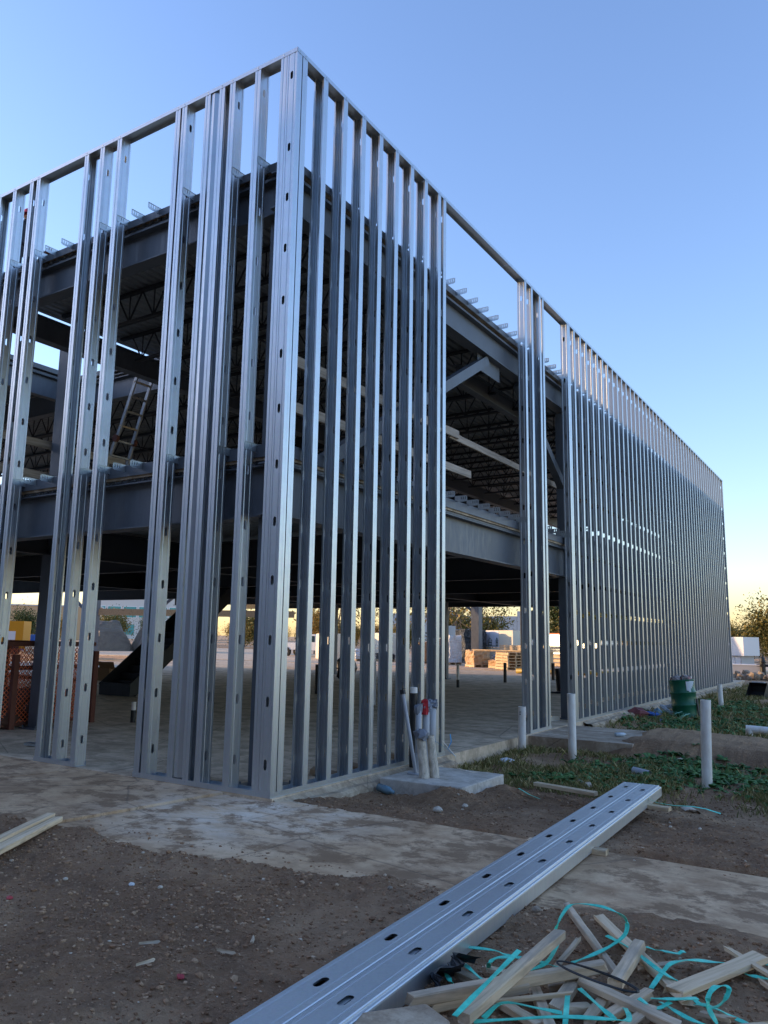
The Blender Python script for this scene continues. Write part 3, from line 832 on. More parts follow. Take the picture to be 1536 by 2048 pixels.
# ------------------------------------------------------------------ pad and conduits
b = MB(); b.bb((.2, 1.68, -.4), (1.25, 2.78, -.008))
pad = b.build('concrete_pad', PADM); bv = pad.modifiers.new('b', 'BEVEL'); bv.width = .012; bv.segments = 2
tag(pad, 'pale square concrete pad with conduit stubs beside the right wall', 'pad')
RAG = mk('grey_duct_tape', (.20, .21, .24), .55)
def ragged_cap(z, r, seed, lean=(0, 0)):
    b = MB(); rr = random.Random(seed); rows = []
    for i, (q, dz) in enumerate(((1.0, -.07), (1.25, -.045), (1.35, .0), (1.1, .03), (.7, .035), (.2, .02))):
        rows.append([(lean[0] + r * q * math.cos(t_) * (1 + rr.uniform(-.38, .38)), lean[1] + r * q * math.sin(t_) * (1 + rr.uniform(-.38, .38)), z + dz + rr.uniform(-.022, .022)) for t_ in [2 * math.pi * k / 10 for k in range(10)]])
    for r_ in rows: r_.append(r_[0])
    b.sheet(rows); return b
def conduit(label, x, y, h, r, m, taped=True, coupling=None, seed=0, lean=(0, 0)):
    t_ = thing('conduit', label, 'conduit', (x, y, -.008))
    b = MB(); b.tube([(0, 0, -.02), (lean[0] * .5, lean[1] * .5, h / 2), (lean[0], lean[1], h)], r, 16); b.build('pipe', m, t_, smooth=True)
    if coupling: b = MB(); b.tube([(0, 0, 0), (0, 0, coupling)], r * 1.22, 16); b.build('coupling', m, t_)
    if taped: ragged_cap(h, r, seed, lean).build('taped_end', RAG, t_)
    return t_
conduit('slim grey conduit stub with a collar, left of the row on the pad', .30, 2.38, .74, .037, GREYPVC, True, .2, 1)
c2 = conduit('grey conduit stub with a red rag at its top, middle of the pad row', .27, 2.62, .76, .046, GREYPVC, True, None, 2)
b = MB(); rr = random.Random(4)
rows = [[(.05 * math.cos(a_) * q + rr.uniform(-.008, .008), .05 * math.sin(a_) * q + rr.uniform(-.008, .008), z) for a_ in [-2.6, -2.1, -1.6, -1.1, -.6]] for q, z in ((.4, .83), (1.15, .81), (1.3, .75), (1.2, .69), (1.35, .64))]
b.sheet(rows); b.build('red_rag', RED, c2)
conduit('thick grey conduit stub with a taped end, right of the pad row', .22, 2.86, .76, .056, GREYPVC, True, None, 3)
bp = thing('pipe', 'tall black pipe with a white cap behind the grey conduits', 'pipe', (.13, 2.55, -.01))
b = MB(); b.tube([(0, 0, 0), (0, 0, .9)], .05, 18); b.build('pipe_body', BLACKPVC, bp)
b = MB(); b.tube([(0, 0, .9), (0, 0, .97)], .047, 18); b.build('cap', PVC, bp)
def crust(x, y, h, r, lean, seed, label):
    t_ = thing('conduit', label, 'conduit', (x, y, -.008)); rr = random.Random(seed); b = MB(); rows = []
    for i in range(14):
        f = i / 13; rows.append([(lean[0] * f + r * (1.12 - .2 * f) * math.cos(a_) * (1 + rr.uniform(-.07, .07)), lean[1] * f + r * (1.12 - .2 * f) * math.sin(a_) * (1 + rr.uniform(-.07, .07)), -.01 + h * f) for a_ in [2 * math.pi * k / 14 for k in range(14)]])
    for r_ in rows: r_.append(r_[0])
    b.sheet(rows); b.build('pipe', CLADSTUB, t_, smooth=True); return t_
t1 = crust(.62, 1.98, .50, .053, (-.045, -.03), 1, 'mortar crusted white pipe stub with grey tape hood, front of the pad')
b = ragged_cap(.50, .062, 9, (-.04, -.03)); b.build('tape_hood', RAG, t1)
crust(.70, 2.08, .48, .05, (-.05, -.03), 2, 'mortar crusted white pipe stub right beside the taped stub on the pad')
ws = MB(); ws.ribbon([(.63, 2.0, .44), (.70, 2.12, .38), (.80, 2.2, .30), (.84, 2.3, .22)], .03); ws.ribbon([(.80, 2.2, .3), (.82, 2.25, .38), (.78, 2.3, .46)], .012)
tag(ws.build('strap', mk('light_blue_tape', (.05, .30, .52), .4)), 'light blue tape hanging from the crusted pipe stubs', 'tape')
ww = MB(); ww.tube([(.72, 2.2, .40), (.80, 2.4, .2), (.76, 2.5, .05), (.9, 2.62, .0), (1.0, 2.9, -.03), (1.05, 3.1, -.1)], .004, 5)
tag(ww.build('wire', PVC), 'thin pale wire trailing from the conduits over the pad edge', 'wire')
rd = thing('rod', 'grey rod with a flat foot leaning from the pad onto the studs', 'rod', (0, 0, 0))
b = MB(); b.tube([(.42, 2.12, -.0), (.21, 2.16, .9)], .022, 10); b.build('shaft', GREYPVC, rd)
b = MB(); b.tube([(.21, 2.16, .9), (.2, 2.162, .95)], .035, 8); b.tube([(.2, 2.162, .95), (.19, 2.165, 1.04)], .008, 6); b.build('tip', BLACK, rd)
b = MB(); b.box((.42, 2.09, .0), (.16, .075, .014), Euler((.1, .12, .3)).to_matrix()); b.build('foot', GREYPVC, rd)

# ------------------------------------------------------------------ white PVC stand pipes
def standpipe(x, y, h, r, lean, label, marks=False):
    z = gz(x, y); t_ = MB(); n = 24
    t_.tube([(0, 0, -.15), (lean[0] * .5, lean[1] * .5, h / 2), (lean[0], lean[1], h)], r, n, caps=False)
    t_.tube([(lean[0], lean[1], h), (lean[0] * .8, lean[1] * .8, h - .25)], r * .9, n, caps=False)
    o = len(t_.v)
    for rr_ in (r, r * .9):
        for k in range(n): a_ = 2 * math.pi * k / n; t_.v.append((lean[0] + rr_ * math.cos(a_), lean[1] + rr_ * math.sin(a_), h + .0005))
    for k in range(n): t_.f.append((o + k, o + (k + 1) % n, o + n + (k + 1) % n, o + n + k))
    ob = thing('standpipe', label, 'pipe', (x, y, z)); t_.build('pipe_body', PVC, ob)
    if marks:
        b = MB()
        for k in range(9):
            a_ = -1.9 + .11 * (k % 5); zz = h - .09 - .035 * (k // 5); da = .035 if k % 2 else .012
            b.bar((lean[0] + (r + .001) * math.cos(a_), lean[1] + (r + .001) * math.sin(a_), zz), (lean[0] + (r + .001) * math.cos(a_ + da * 2), lean[1] + (r + .001) * math.sin(a_ + da * 2), zz + (.018 if k % 3 else .004)), .004, .004)
        b.build('printed_mark', BLACKPVC, ob)
    return ob
standpipe(.20, 5.86, .70, .062, (.01, 0), 'short white plastic pipe standing in front of the narrow stud panel', True)
standpipe(1.06, 5.76, .98, .062, (.0, .0), 'white plastic pipe standing before the second door opening')
standpipe(3.20, 4.50, 1.06, .063, (.03, .02), 'tallest white plastic pipe, standing alone at the right with a muddy foot')
standpipe(1.34, 17.0, .62, .065, (-.02, .0), 'small white plastic pipe in the weeds behind the green drum')
# pvc elbow at right edge
el = thing('pipe_elbow', 'white plastic pipe elbow lying in the weeds at the right edge', 'pipe', (2.95, 10.1, gz(2.95, 10.1)))
b = MB(); b.tube([(0, 0, -.1), (0, 0, .2)], .07, 14); b.build('upright', PVC, el)
b = MB(); b.tube([(-.06, 0, .2), (.9, .12, .17)], .07, 14); b.build('arm', PVC, el)
gp = MB(); gp.tube([(-.12, 0, 0), (.11, 0, .0)], .055, 16, caps=False); gp.tube([(.11, 0, 0), (-.12, 0, 0)], .048, 16, caps=False)
tag(gp.build('pipe_offcut', GREYPVC, None, (2.36, 4.7, gz(2.36, 4.7) + .05), (0, .1, -.25)), 'grey plastic pipe offcut half buried among the weeds', 'pipe')
bk = MB(); bk.bar((1.75, 4.95, gz(1.75, 4.95) + .02), (2.15, 4.78, gz(2.15, 4.78) + .02), .05, .03); tag(bk.build('stick', BLACK), 'dark stick lying in weeds left of the grey offcut', 'stick')

# ------------------------------------------------------------------ green drum
dr = thing('drum', 'dented green steel drum overfilled with trash beside the far stud wall', 'drum', (1.06, 13.9, gz(1.06, 14.2) - .02), rot=(R(-1.5), R(-5.0), .3))
prof = [(0, 0), (.285, 0), (.295, .012), (.29, .03)]
for z in (.29, .58): prof += [(.288, z - .035), (.304, z - .012), (.307, z), (.304, z + .012), (.288, z + .035)]
prof += [(.288, .84), (.298, .865), (.3, .88), (.29, .885), (.28, .86), (.278, .75)]
b = MB(); b.lathe(prof, 40); b.build('shell', GREEN, dr, smooth=True)
b = MB(); rows = []
rr = random.Random(8)
for i in range(6):
    z = .845 - i * .042
    rows.append([(.301 * math.cos(a_), .301 * math.sin(a_), z + rr.uniform(-.006, .006) - (.05 if i == 5 else 0) * rr.random()) for a_ in [-1.35 + .12 * k for k in range(9 - i)]])
for i in range(5): 
    n = len(rows[i + 1]); o = len(b.v); b.v += rows[i][:n] + rows[i + 1]
    b.f += [(o + k, o + k + 1, o + n + k + 1, o + n + k) for k in range(n - 1)]
b.build('torn_label', mk('torn_paper', (.62, .66, .68), .7), dr)
TRASHM = [mk('trash_%s' % n_, c_, .6) for n_, c_ in (('grey', (.30, .26, .25)), ('white', (.62, .62, .62)), ('pink', (.5, .25, .2)), ('dusty', (.24, .2, .18)))]
for k in range(16):
    rr = random.Random(k + 50); a_ = rr.random() * 6.28; r_ = rr.random() ** .5 * .22
    m = TRASHM[k % 4]
    b = MB(); vs, fs = ICO2
    b.add([tuple(c_ * rr.uniform(.7, 1.25) for c_ in q) for q in vs], fs)
    b.v = [(q[0] * .09, q[1] * .09, q[2] * .055) for q in b.v]
    o = b.build('trash', m, dr, (r_ * math.cos(a_), r_ * math.sin(a_), .875 + .06 * (1 - r_ / .22) + rr.uniform(0, .02)), (rr.random(), rr.random(), rr.random() * 6))
# litter round the drum
def crumple(name, label, c, sz, m, seed, cat='litter'):
    b = MB(); rr = random.Random(seed); vs, fs = ICO2
    b.add([tuple(q[i] * sz[i] * rr.uniform(.65, 1.2) for i in range(3)) for q in vs], fs)
    return tag(b.build(name, m, None, (c[0], c[1], gz(c[0], c[1]) + sz[2] * .6 if c[2] is None else c[2]), (0, 0, rr.random() * 6)), label, cat)
crumple('plastic_bag', 'crumpled red and grey plastic bag against the curb left of the drum', (.24, 12.6, -.05), (.2, .28, .13), mk('dull_red_bag', (.22, .06, .06), .6), 1, 'bag')
crumple('plastic_wrap', 'blue plastic wrap left of the drum', (.45, 12.9, -.08), (.12, .26, .06), mk('bright_blue_plastic', (.03, .12, .40), .4), 2)
crumple('plastic_bottle', 'pale blue crushed bottles in grass left of the drum', (.52, 13.4, -.08), (.1, .17, .1), mk('pale_blue_plastic', (.10, .20, .27), .3), 3, 'bottles')
crumple('plastic_scrap', 'small bright blue plastic piece on the grass before the drum', (.8, 12.5, None), (.16, .06, .035), bpy.data.materials['bright_blue_plastic'], 4)
b = MB(); b.tube([(.16 * math.cos(a_), .1 * math.sin(a_), .05 * math.sin(a_ * 2)) for a_ in [.3 * k for k in range(20)]], .055, 8)
tag(b.build('paper_roll', WHITEWRAP, None, (.62, 14.05, -.03), (.5, .2, 0)), 'white ring of paper lying between blue litter and drum', 'litter')
crumple('paper_cup', 'white crushed cup in grass right of the drum', (1.25, 15.2, None), (.18, .08, .06), WHITEWRAP, 6, 'cup')
crumple('paper_scrap', 'white paper scrap on the curb behind the drum', (.3, 16.8, -.02), (.1, .1, .04), WHITEWRAP, 7, 'paper')
b = MB(); rr = random.Random(2)
for k in range(7): b.ribbon([(0, 0, .02), (rr.uniform(-.2, .2), rr.uniform(-.2, .2), .12), (rr.uniform(-.4, .4), rr.uniform(-.3, .3), rr.uniform(.0, .22))], .018)
tag(b.build('strap', mk('pale_green_strap', (.25, .55, .42), .4), None, (1.05, 13.2, gz(1.05, 13.2) + .02)), 'pale green strap tangle at the foot of the drum', 'strap')
b = MB(); b.bar((0, 0, 0), (-.05, .03, .46), .05, .03); tag(b.build('stake', BLACK, None, (1.38, 13.8, gz(1.38, 13.8) - .02)), 'dark upright stake against the right side of the drum', 'stake')
wb = MB(); wb.tube([(-.13, 0, 0), (.09, 0, 0), (.12, 0, 0), (.15, 0, 0)], [.042, .042, .02, .016], 12)
tag(wb.build('bottle', mk('clear_bottle_plastic', (.55, .62, .66), .15), None, (1.32, 7.42, .026), (0, 0, .9), smooth=True), 'clear plastic bottle lying on the concrete stoop', 'bottle').scale = (.75, .75, .75)
wb = MB(); wb.tube([(-.11, 0, 0), (.05, 0, 0), (.09, 0, 0), (.12, 0, 0)], [.045, .045, .02, .018], 12)
bt = wb.build('bottle', mk('blue_label_bottle', (.16, .27, .33), .2), None, (.36, 1.56, gz(.36, 1.56) + .05), (0, .1, -.2), smooth=True); tag(bt, 'crushed blue bottle in the soil at the left of the pad', 'bottle')
crumple('plastic_bag', 'white plastic scrap in dry grass left of the short white pipe', (.42, 4.75, None), (.15, .09, .045), WHITEWRAP, 12, 'bag')
b = MB(); b.sheet([[(.09 * math.cos(a_), y, .05 * math.sin(a_)) for y in (-.09, 0, .07)] for a_ in [.3 * k for k in range(9)]]); tag(b.build('foil_scrap', PALESTONE, None, (3.3, 2.95, gz(3.3, 2.95)), (0, 0, .5)), 'curled pale scrap on the soil right of the stud bundle', 'scrap')

# ------------------------------------------------------------------ excavator bucket, yellow pipe, AC unit etc. beyond the right wall
bkx, bky = 1.55, 22.4
ex = thing('excavator_bucket', 'black steel excavator bucket lying in the grass at right', 'bucket', (bkx, bky, gz(bkx, bky) - .02), -.3); ex.scale = (.68, .68, .62)
prof = [(.0, .06), (.35, .0), (.62, .1), (.75, .36), (.72, .66), (.55, .84)]
b = MB(); rows = [[(-.42, p[0] - .35, p[1]), (.42, p[0] - .35, p[1])] for p in prof]; b.sheet(rows)
b.sheet([[(r[0][0], r[0][1] * .93, r[0][2] * .95 + .02), (r[1][0], r[1][1] * .93, r[1][2] * .95 + .02)] for r in rows]); b.build('shell', BLACK, ex)
for s_ in (-.43, .43):
    b = MB(); o = len(b.v); b.v += [(s_, p[0] - .35, p[1]) for p in prof] + [(s_ * .97, p[0] - .35, p[1]) for p in prof]; n = len(prof)
    b.f += [tuple(range(n)), tuple(range(2 * n - 1, n - 1, -1))] + [(k, (k + 1) % n, n + (k + 1) % n, n + k) for k in range(n)]; b.build('side_plate', BLACK, ex)
for k in range(4):
    b = MB(); b.bar((-.36 + .24 * k, -.3, .06), (-.36 + .24 * k, -.52, .0), .06, .03); b.build('tooth', BLACK, ex)
b = MB(); b.bb((-.3, .1, .84), (.3, .32, .88)); b.build('top_bar', GREYPVC, ex)
yp = MB(); yp.tube([(1.6, 24.6, .0), (3.4, 24.9, -.02), (5, 25.0, -.03)], .12, 12); tag(yp.build('pipe', mk('yellow_pipe', (.42, .30, .06), .5), smooth=True), 'yellow pipe lying on the ground behind the black bucket', 'pipe')
bk2 = MB(); bk2.rock((0, 0, .1), .2, seed=3); tag(bk2.build('tyre', BLACK, None, (2.6, 19.5, gz(2.6, 19.5)), (0, 0, 0)), 'black lump of rubber in the grass at the right edge', 'rubber')

def boxpart(root, name, a, b_, m): b = MB(); b.bb(a, b_); return b.build(name, m, root)
ac = thing('rooftop_unit', 'large white sheet metal air unit standing beyond the end of the stud wall', 'air unit', (-1.6, 41.0, 0), -.42)
boxpart(ac, 'hood', (-1.6, -.75, .9), (.75, .75, 1.9), WHITEP); boxpart(ac, 'cabinet', (-1.6, -.6, .03), (.5, .6, .898), GREYPVC); 
for k in range(6): boxpart(ac, 'panel', (-1.5 + .33 * k, -.615, .1), (-1.2 + .33 * k, -.602, .85), WHITEP)
boxpart(ac, 'skid', (-1.5, -.58, -.3), (.45, .55, .028), WOOD)
tk = thing('tank', 'low grey metal tank on the ground in front of the white air unit', 'tank', (-.9, 38.6, 0), .1); boxpart(tk, 'body', (-.75, -.5, -.1), (.75, .5, .45), GREYPVC); boxpart(tk, 'lid', (-.78, -.53, .452), (.78, .53, .5), WHITEP)
hy = thing('fire_hydrant', 'black fire hydrant silhouetted right of the white air unit', 'hydrant', (-.12, 38.2, gz(-.12, 38.2)))
b = MB(); b.lathe([(.2, 0), (.2, .05), (.14, .06), (.14, .62), (.18, .64), (.18, .7), (.15, .72), (.12, .86), (.05, .95), (.04, 1.02), (0, 1.03)], 14); b.build('body', BLACK, hy)
b = MB(); b.tube([(-.28, 0, .5), (.28, 0, .5)], .07, 10); b.tube([(0, 0, .5), (0, -.25, .5)], .09, 10); b.build('nozzle', BLACK, hy)
for k, (x, y, s_, m_, nm) in enumerate(((.9, 45, .8, WHITEP, 'square white crate behind the hydrant'), (1.3, 40, .45, CREAM, 'low round cream bucket right of the hydrant'))):
    c_ = MB(); c_.lathe([(0, 0), (s_ * .45, 0), (s_ * .5, s_ * .9), (s_ * .46, s_), (0, s_)], 4 if k == 0 else 14); tag(c_.build('crate' if k == 0 else 'bucket', m_, None, (x, y, gz(x, y) - .01), (0, 0, .6)), nm, 'crate' if k == 0 else 'bucket')
tp = MB(); rows = [[(x, y, .03 + .12 * float(vnoise(x * 1.7, y * 1.7, 9))) for y in np.arange(34, 36.4, .3)] for x in np.arange(.5, 6, .3)]; tp.sheet(rows); tag(tp.build('tarpaulin', mk('pale_blue_tarp', (.38, .46, .6), .5)), 'pale blue tarp spread on the ground at the far right', 'tarp')
pb_ = MB(); pb_.bar((-.4, 47, .9), (12, 50, 1.0), .05, .05); pb_.bar((.4, 47.2, 0), (.4, 47.2, .95), .08, .08); pb_.bar((6, 48.5, 0), (6, 48.5, .97), .08, .08); tag(pb_.build('barrier', CREAM), 'pale post and rail barrier behind the hydrant', 'barrier')
# dirt heap with orange light by the far end
o = MB()
for k in range(60): o.rock((-.3 + random.gauss(0, .8), 32.6 + random.gauss(0, .5), -.05 + .2 * random.random()), random.uniform(.08, .25), seed=k)
o = o.build('dirt_heap', STONE); o['kind'] = 'stuff'; o['label'] = 'low heap of tan dirt at the far end of the stud wall'; o['category'] = 'dirt'

# ------------------------------------------------------------------ pipes standing out of the floor slab
def floorstub(x, y, h, r, label, m0, m1=None, split=.5):
    t_ = thing('pipe_stub', label, 'pipe', (x, y, .001)); hs = h * split if m1 else h
    b = MB(); b.tube([(0, 0, 0), (0, 0, hs)], r, 12); b.build('pipe', m0, t_, smooth=False)
    if m1: b = MB(); b.tube([(0, 0, hs), (0, 0, h)], r * .93, 12); b.build('upper_pipe', m1, t_)
floorstub(-6.28, 3.57, .36, .045, 'short black pipe stub with white cap left inside the frame', BLACKPVC, PVC, .6)
floorstub(-6.20, 3.85, .42, .045, 'black pipe stub right behind the white capped short stub', BLACKPVC, PVC, .75)
floorstub(-6.66, 17.05, .75, .05, 'white pipe stub with a black foot in the middle of the floor', BLACKPVC, PVC, .33)
floorstub(-6.75, 21.05, .72, .06, 'black pipe stub in front of the pallet stack', BLACKPVC)
floorstub(-6.1, 24.3, .66, .07, 'dark pipe stub seen through the narrow second opening', BLACKPVC)
floorstub(-4.0, 20.5, 1.05, .06, 'tall dark pipe stub right of the red wrapped stub', BLACKPVC, GREYPVC, .9)
floorstub(-5.1, 9.6, 1.0, .07, 'grey pipe stub behind the front studs', GREYPVC)
floorstub(-8.2, 11.5, .8, .06, 'black pipe stub by the stair top', BLACKPVC)
rp = thing('pipe_stub', 'black pipe stub with red cloth wrapped down its side', 'pipe', (-3.28, 17.25, .001))
b = MB(); b.tube([(0, 0, 0), (-.06, 0, .72)], .09, 12); b.build('pipe', BLACKPVC, rp)
b = MB(); rr = random.Random(5); rows = [[(.06 + .11 * q + rr.uniform(-.02, .02), -.1 - .06 * math.sin(q * 3), z) for q in (0, .3, .6, .9, 1.1)] for z in (.7, .6, .45, .3, .2, .08)]; b.sheet(rows); b.build('red_cloth', RED, rp)
sh = MB(); sh.lathe([(0, .05), (.2, .05), (.26, .002)], 12); tag(sh.build('mat', BLACK, None, (-3.2, 16.9, .002)), 'dark flat scrap on the floor by the red wrapped stub', 'scrap')
# dark fabric bundles on the floor seen between the near studs
crumple('dark_bundle', 'black bundle on the floor behind the front studs', (-11.4, 17.5, .45), (.4, .4, .55), BLACK, 21, 'bundle')
crumple('dark_bundle', 'smaller black bundle further back behind the front studs', (-16.5, 24.5, .3), (.4, .4, .4), BLACK, 22, 'bundle')
cb = thing('cardboard_box', 'opened cardboard box on the floor left of the staircase', 'box', (-17.2, 11.5, .001), .4)
boxpart(cb, 'body', (-.35, -.3, 0), (.3, .3, .42), CARD)
b = MB(); b.box((.2, -.32, .5), (.5, .02, .3), Euler((.7, 0, .2)).to_matrix()); b.box((-.4, 0, .5), (.02, .5, .25), Euler((0, .6, 0)).to_matrix()); b.build('flap', CARD, cb)
cb = thing('cardboard_box', 'flat closed cardboard box right of the opened one', 'box', (-16.4, 11.9, .001), .1); boxpart(cb, 'body', (-.45, -.3, 0), (.45, .3, .28), CARD)
sc_ = MB(); sc_.box((0, 0, .02), (.28, .16, .03), Euler((0, .1, .5)).to_matrix()); tag(sc_.build('steel_offcut', GALV, None, (-4.9, .75, .004)), 'small steel offcut on the slab left of the stud panels', 'offcut')
so = thing('stud_offcut', 'short galvanised stud offcut lying on the slab in the second opening', 'offcut', (-.55, 8.75, .0), 1.2)
b = MB(); b.bb((-.4, -.07, .085), (.4, .07, .0865)); b.bb((-.4, -.0705, .002), (.4, -.069, .085)); b.bb((-.4, .069, .002), (.4, .0705, .085)); b.build('web', GALV, so)
for k, (x, y, a_) in enumerate(((-.35, 1.35, .4), (-.42, 2.95, 1.1), (-.3, 1.9, .2))):
    c_ = MB(); c_.box((0, 0, .03), (.3, .16, .05), Euler((.05, .15, a_)).to_matrix()); tag(c_.build('cardboard_scrap', CARD, None, (x, y, .004)), ['brown cardboard scrap inside the second stud bay', 'brown cardboard scrap inside the wall near the conduits', 'brown cardboard scrap in the third stud bay'][k], 'cardboard')

# ------------------------------------------------------------------ stored materials in the sunlit yard
ROT = -.62      # most of the stacks are turned about like this
def pallet_mesh():
    b = MB()
    for k in range(7): b.bb((-.6 + .18 * k, -.5, .125), (-.48 + .18 * k, .5, .145))
    for y in (-.46, 0, .46): b.bb((-.6, y - .04, .02), (.6, y + .04, .123))
    for x in (-.55, 0, .55): b.bb((x - .05, -.5, 0), (x + .05, .5, .018))
    return b.mesh('pallet', WOOD)
PAL = pallet_mesh()
def pallet(x, y, z, rz, label, group=None):
    o = place('pallet', PAL, None, (x, y, z), (0, 0, rz)); tag(o, label, 'pallet', group); return o
nm = ['bottom', 'second', 'third', 'fourth', 'fifth', 'top']
for k in range(6): pallet(-11.4 + .02 * (k % 3), 32.2, .021 + .148 * k, ROT + .04 * (k % 2), '%s wooden pallet of the leaning stack by the narrow stud panel' % nm[k].capitalize(), 'stacked pallets')
for k in range(3): board('lumber', (-13.6, 32.6 - .12 * k, .96 + .045 * (k // 2)), (-10.2, 31.6 - .12 * k, .96 + .045 * (k // 2)), .1, .04, WOOD, ['front long board lying across the pallet stack', 'middle long board lying across the pallet stack', 'rear long board raised on the other boards on the pallet stack'][k], 'board', 'boards on the pallet stack')
def wrapped(name, label, x, y, sx, sy, sz, m, rz=ROT, pal=True, seed=0, cat='wrapped pallet', bulge=.04, zb=None):
    t_ = thing(name, label, cat, (x, y, .021 if zb is None else zb), rz); rr = random.Random(seed); rows = []
    n = 24; z0 = .15 if pal else 0.0
    L = 7
    for i in range(L + 2):
        f = min(1, i / L); z = z0 + (sz - z0) * f; row = []
        sc = 1 if i <= L else .55
        for k in range(n):
            a_ = 2 * math.pi * k / n; c, s_ = math.cos(a_), math.sin(a_); mx = max(abs(c), abs(s_))
            row.append((c / mx * sx / 2 * sc + rr.uniform(-bulge, bulge), s_ / mx * sy / 2 * sc + rr.uniform(-bulge, bulge), z + rr.uniform(-bulge, bulge) * (i >= L) * 1.3))
        row.append(row[0]); rows.append(row)
    b = MB(); b.sheet(rows); b.add(rows[-1][:n], [tuple(range(n))]); b.build('wrap', m, t_, smooth=False)
    if pal:
        o = place('pallet_base', PAL, t_); o.scale = (sx / 1.2, sy, 1)
    return t_
wrapped('wrapped_pallet', 'tan paper wrapped pallet of bags in front of the grey column', -14.1, 34.0, 1.05, 1.0, .92, TANWRAP, seed=1)
wrapped('wrapped_pallet', 'grey plastic wrapped pallet between the tan pallet and the pallet stack', -13.0, 35.0, .9, .9, .68, mk('grey_plastic', (.33, .35, .40), .4), seed=2)
wrapped('wrapped_pallet', 'tall white plastic wrapped pallet at the left of the wide opening', -16.75, 36.1, .75, .8, 1.72, WHITEWRAP, seed=3)
wrapped('wrapped_pallet', 'brown banded brick pallet left of the tall white one', -17.6, 35.9, .8, .8, 1.5, mk('brown_brick_stack', (.25, .12, .07), .8), seed=4)
wrapped('crate', 'pale plastic tank box behind the tall white pallet', -18.4, 38.5, .8, .8, 2.35, mk('pale_tank', (.5, .54, .56), .4), seed=9, bulge=.01, pal=False, cat='tank')
wrapped('wrapped_stack', 'large black shrink wrapped stack behind the tan pallet', -18.2, 41.0, 2.3, 1.6, 2.15, BLACKWRAP, seed=5, cat='wrapped stack', bulge=.06, pal=False)
wrapped('wrapped_pallet', 'low tan carton on the ground beside the pallet stack', -12.5, 33.4, 1.2, .7, .42, TANWRAP, seed=6)
wrapped('wrapped_stack', 'yellow lit wrapped lumber bundle left of the conduits background', -27.4, 38.6, 3.4, 1.6, 1.75, CREAM, seed=7, cat='lumber bundle', bulge=.012, pal=False)
wrapped('wrapped_stack', 'second cream lumber bundle, right of the larger cream bundle', -24.0, 39.6, 2.3, 1.5, 1.85, CREAM, seed=8, cat='lumber bundle', bulge=.012, pal=False)
wrapped('wrapped_pallet', 'white bag with dark spots on the ground before the cream bundles', -24.2, 37.0, 1.0, .8, .75, WHITEWRAP, seed=11)
wrapped('crate', 'tan pallet of blocks in sun behind the eighth stud', -19.2, 36.6, .9, .8, 1.3, TANWRAP, seed=12)
wrapped('crate', 'dark low crate under the cream bundles', -22.3, 37.3, 1.4, .8, .5, BLACKWRAP, seed=13, cat='crate')
lw = thing('lumber_bundle', 'white wrapped lumber bundles printed with dark green houses behind the pallet stack', 'lumber bundle', (-16.6, 42.0, 0), -.35)
for z, zz in ((0.25, 1.0), (1.05, 2.15)):
    boxpart(lw, 'wrap', (-2.1, -.7, z), (.0, .7, zz), CREAM); boxpart(lw, 'wrap', (.02, -.7, z), (2.2, .7, zz), CREAM)
boxpart(lw, 'bearer', (-2, -.6, 0), (2.1, -.4, .248), WOOD)
boxpart(lw, 'print_sheet', (-1.35, -.712, 1.07), (.95, -.702, 2.1), mk('shaded_white_wrap', (.62, .63, .70), .5))  # lavender shade of the printed face put into its colour
INK = mk('dark_green_print', (.02, .07, .05), .6)
for k in range(4):
    b = MB(); x = -1.05 + .62 * k; w = .15 if k < 3 else .07
    for p0, p1 in (((x - w, 1.2), (x - w, 1.5)), ((x - w, 1.2), (x + w, 1.2)), ((x + w, 1.2), (x + w, 1.5)), ((x - w - .04, 1.46), (x, 1.68)), ((x, 1.68), (x + w + .04, 1.46)), ((x, 1.3), (x, 1.55)), ((x - w + .03, 1.35), (x + w - .03, 1.35))):
        b.bar((p0[0], -.716, p0[1]), (p1[0], -.716, p1[1]), .006, .06, up=(0, 0, 1) if p0[1] == p1[1] else (0, -1, .01))
    b.build('printed_house', INK, lw)
b = MB(); b.bar((-1.3, -.716, 1.14), (.9, -.716, 1.14), .006, .04); b.bar((-.9, -.716, 1.82), (-.78, -.716, 2.0), .006, .05, up=(0, -1, 0)); b.bar((-.6, -.716, 1.9), (-.4, -.716, 1.9), .006, .08); b.build('printed_mark', INK, lw)
ob = thing('lumber_bundle', 'orange brown lumber bundle stacked in front of the printed wraps', 'lumber bundle', (-12.0, 36.2, 0), -.5)
for i in range(4):
    for k in range(5): boxpart(ob, 'board', (-1.9, -.55 + .22 * k, .9 + .09 * i), (2.2, -.35 + .22 * k, .975 + .09 * i), WOOD)
boxpart(ob, 'bearer', (-1.4, -.5, 0), (-1.2, .5, .895), WOOD); boxpart(ob, 'bearer', (1.4, -.5, 0), (1.6, .5, .895), WOOD)
ss = thing('steel_bundle', 'stack of galvanised studs and timber seen through the narrow second opening', 'steel bundle', (-10.2, 39.5, 0), -.5)
for i in range(9): boxpart(ss, 'stud_layer', (-2.4, -.6, .75 + .13 * i), (2.6, .6, .86 + .13 * i), GALV)
for i in range(3): boxpart(ss, 'bearer', (-2.3, -.5, .02 + .24 * i), (2.4, .5, .2 + .24 * i), WOOD)
boxpart(ss, 'top_board', (-2.4, -.65, 1.93), (2.6, .65, 1.99), ORANGENET)
yy = MB(); yy.tube([(-9.5, 28.6, .12), (-5.0, 29.6, .12)], .11, 12); tag(yy.build('pipe', bpy.data.materials['yellow_pipe'], smooth=True), 'orange yellow pipe lying on the slab in the narrow opening', 'pipe')
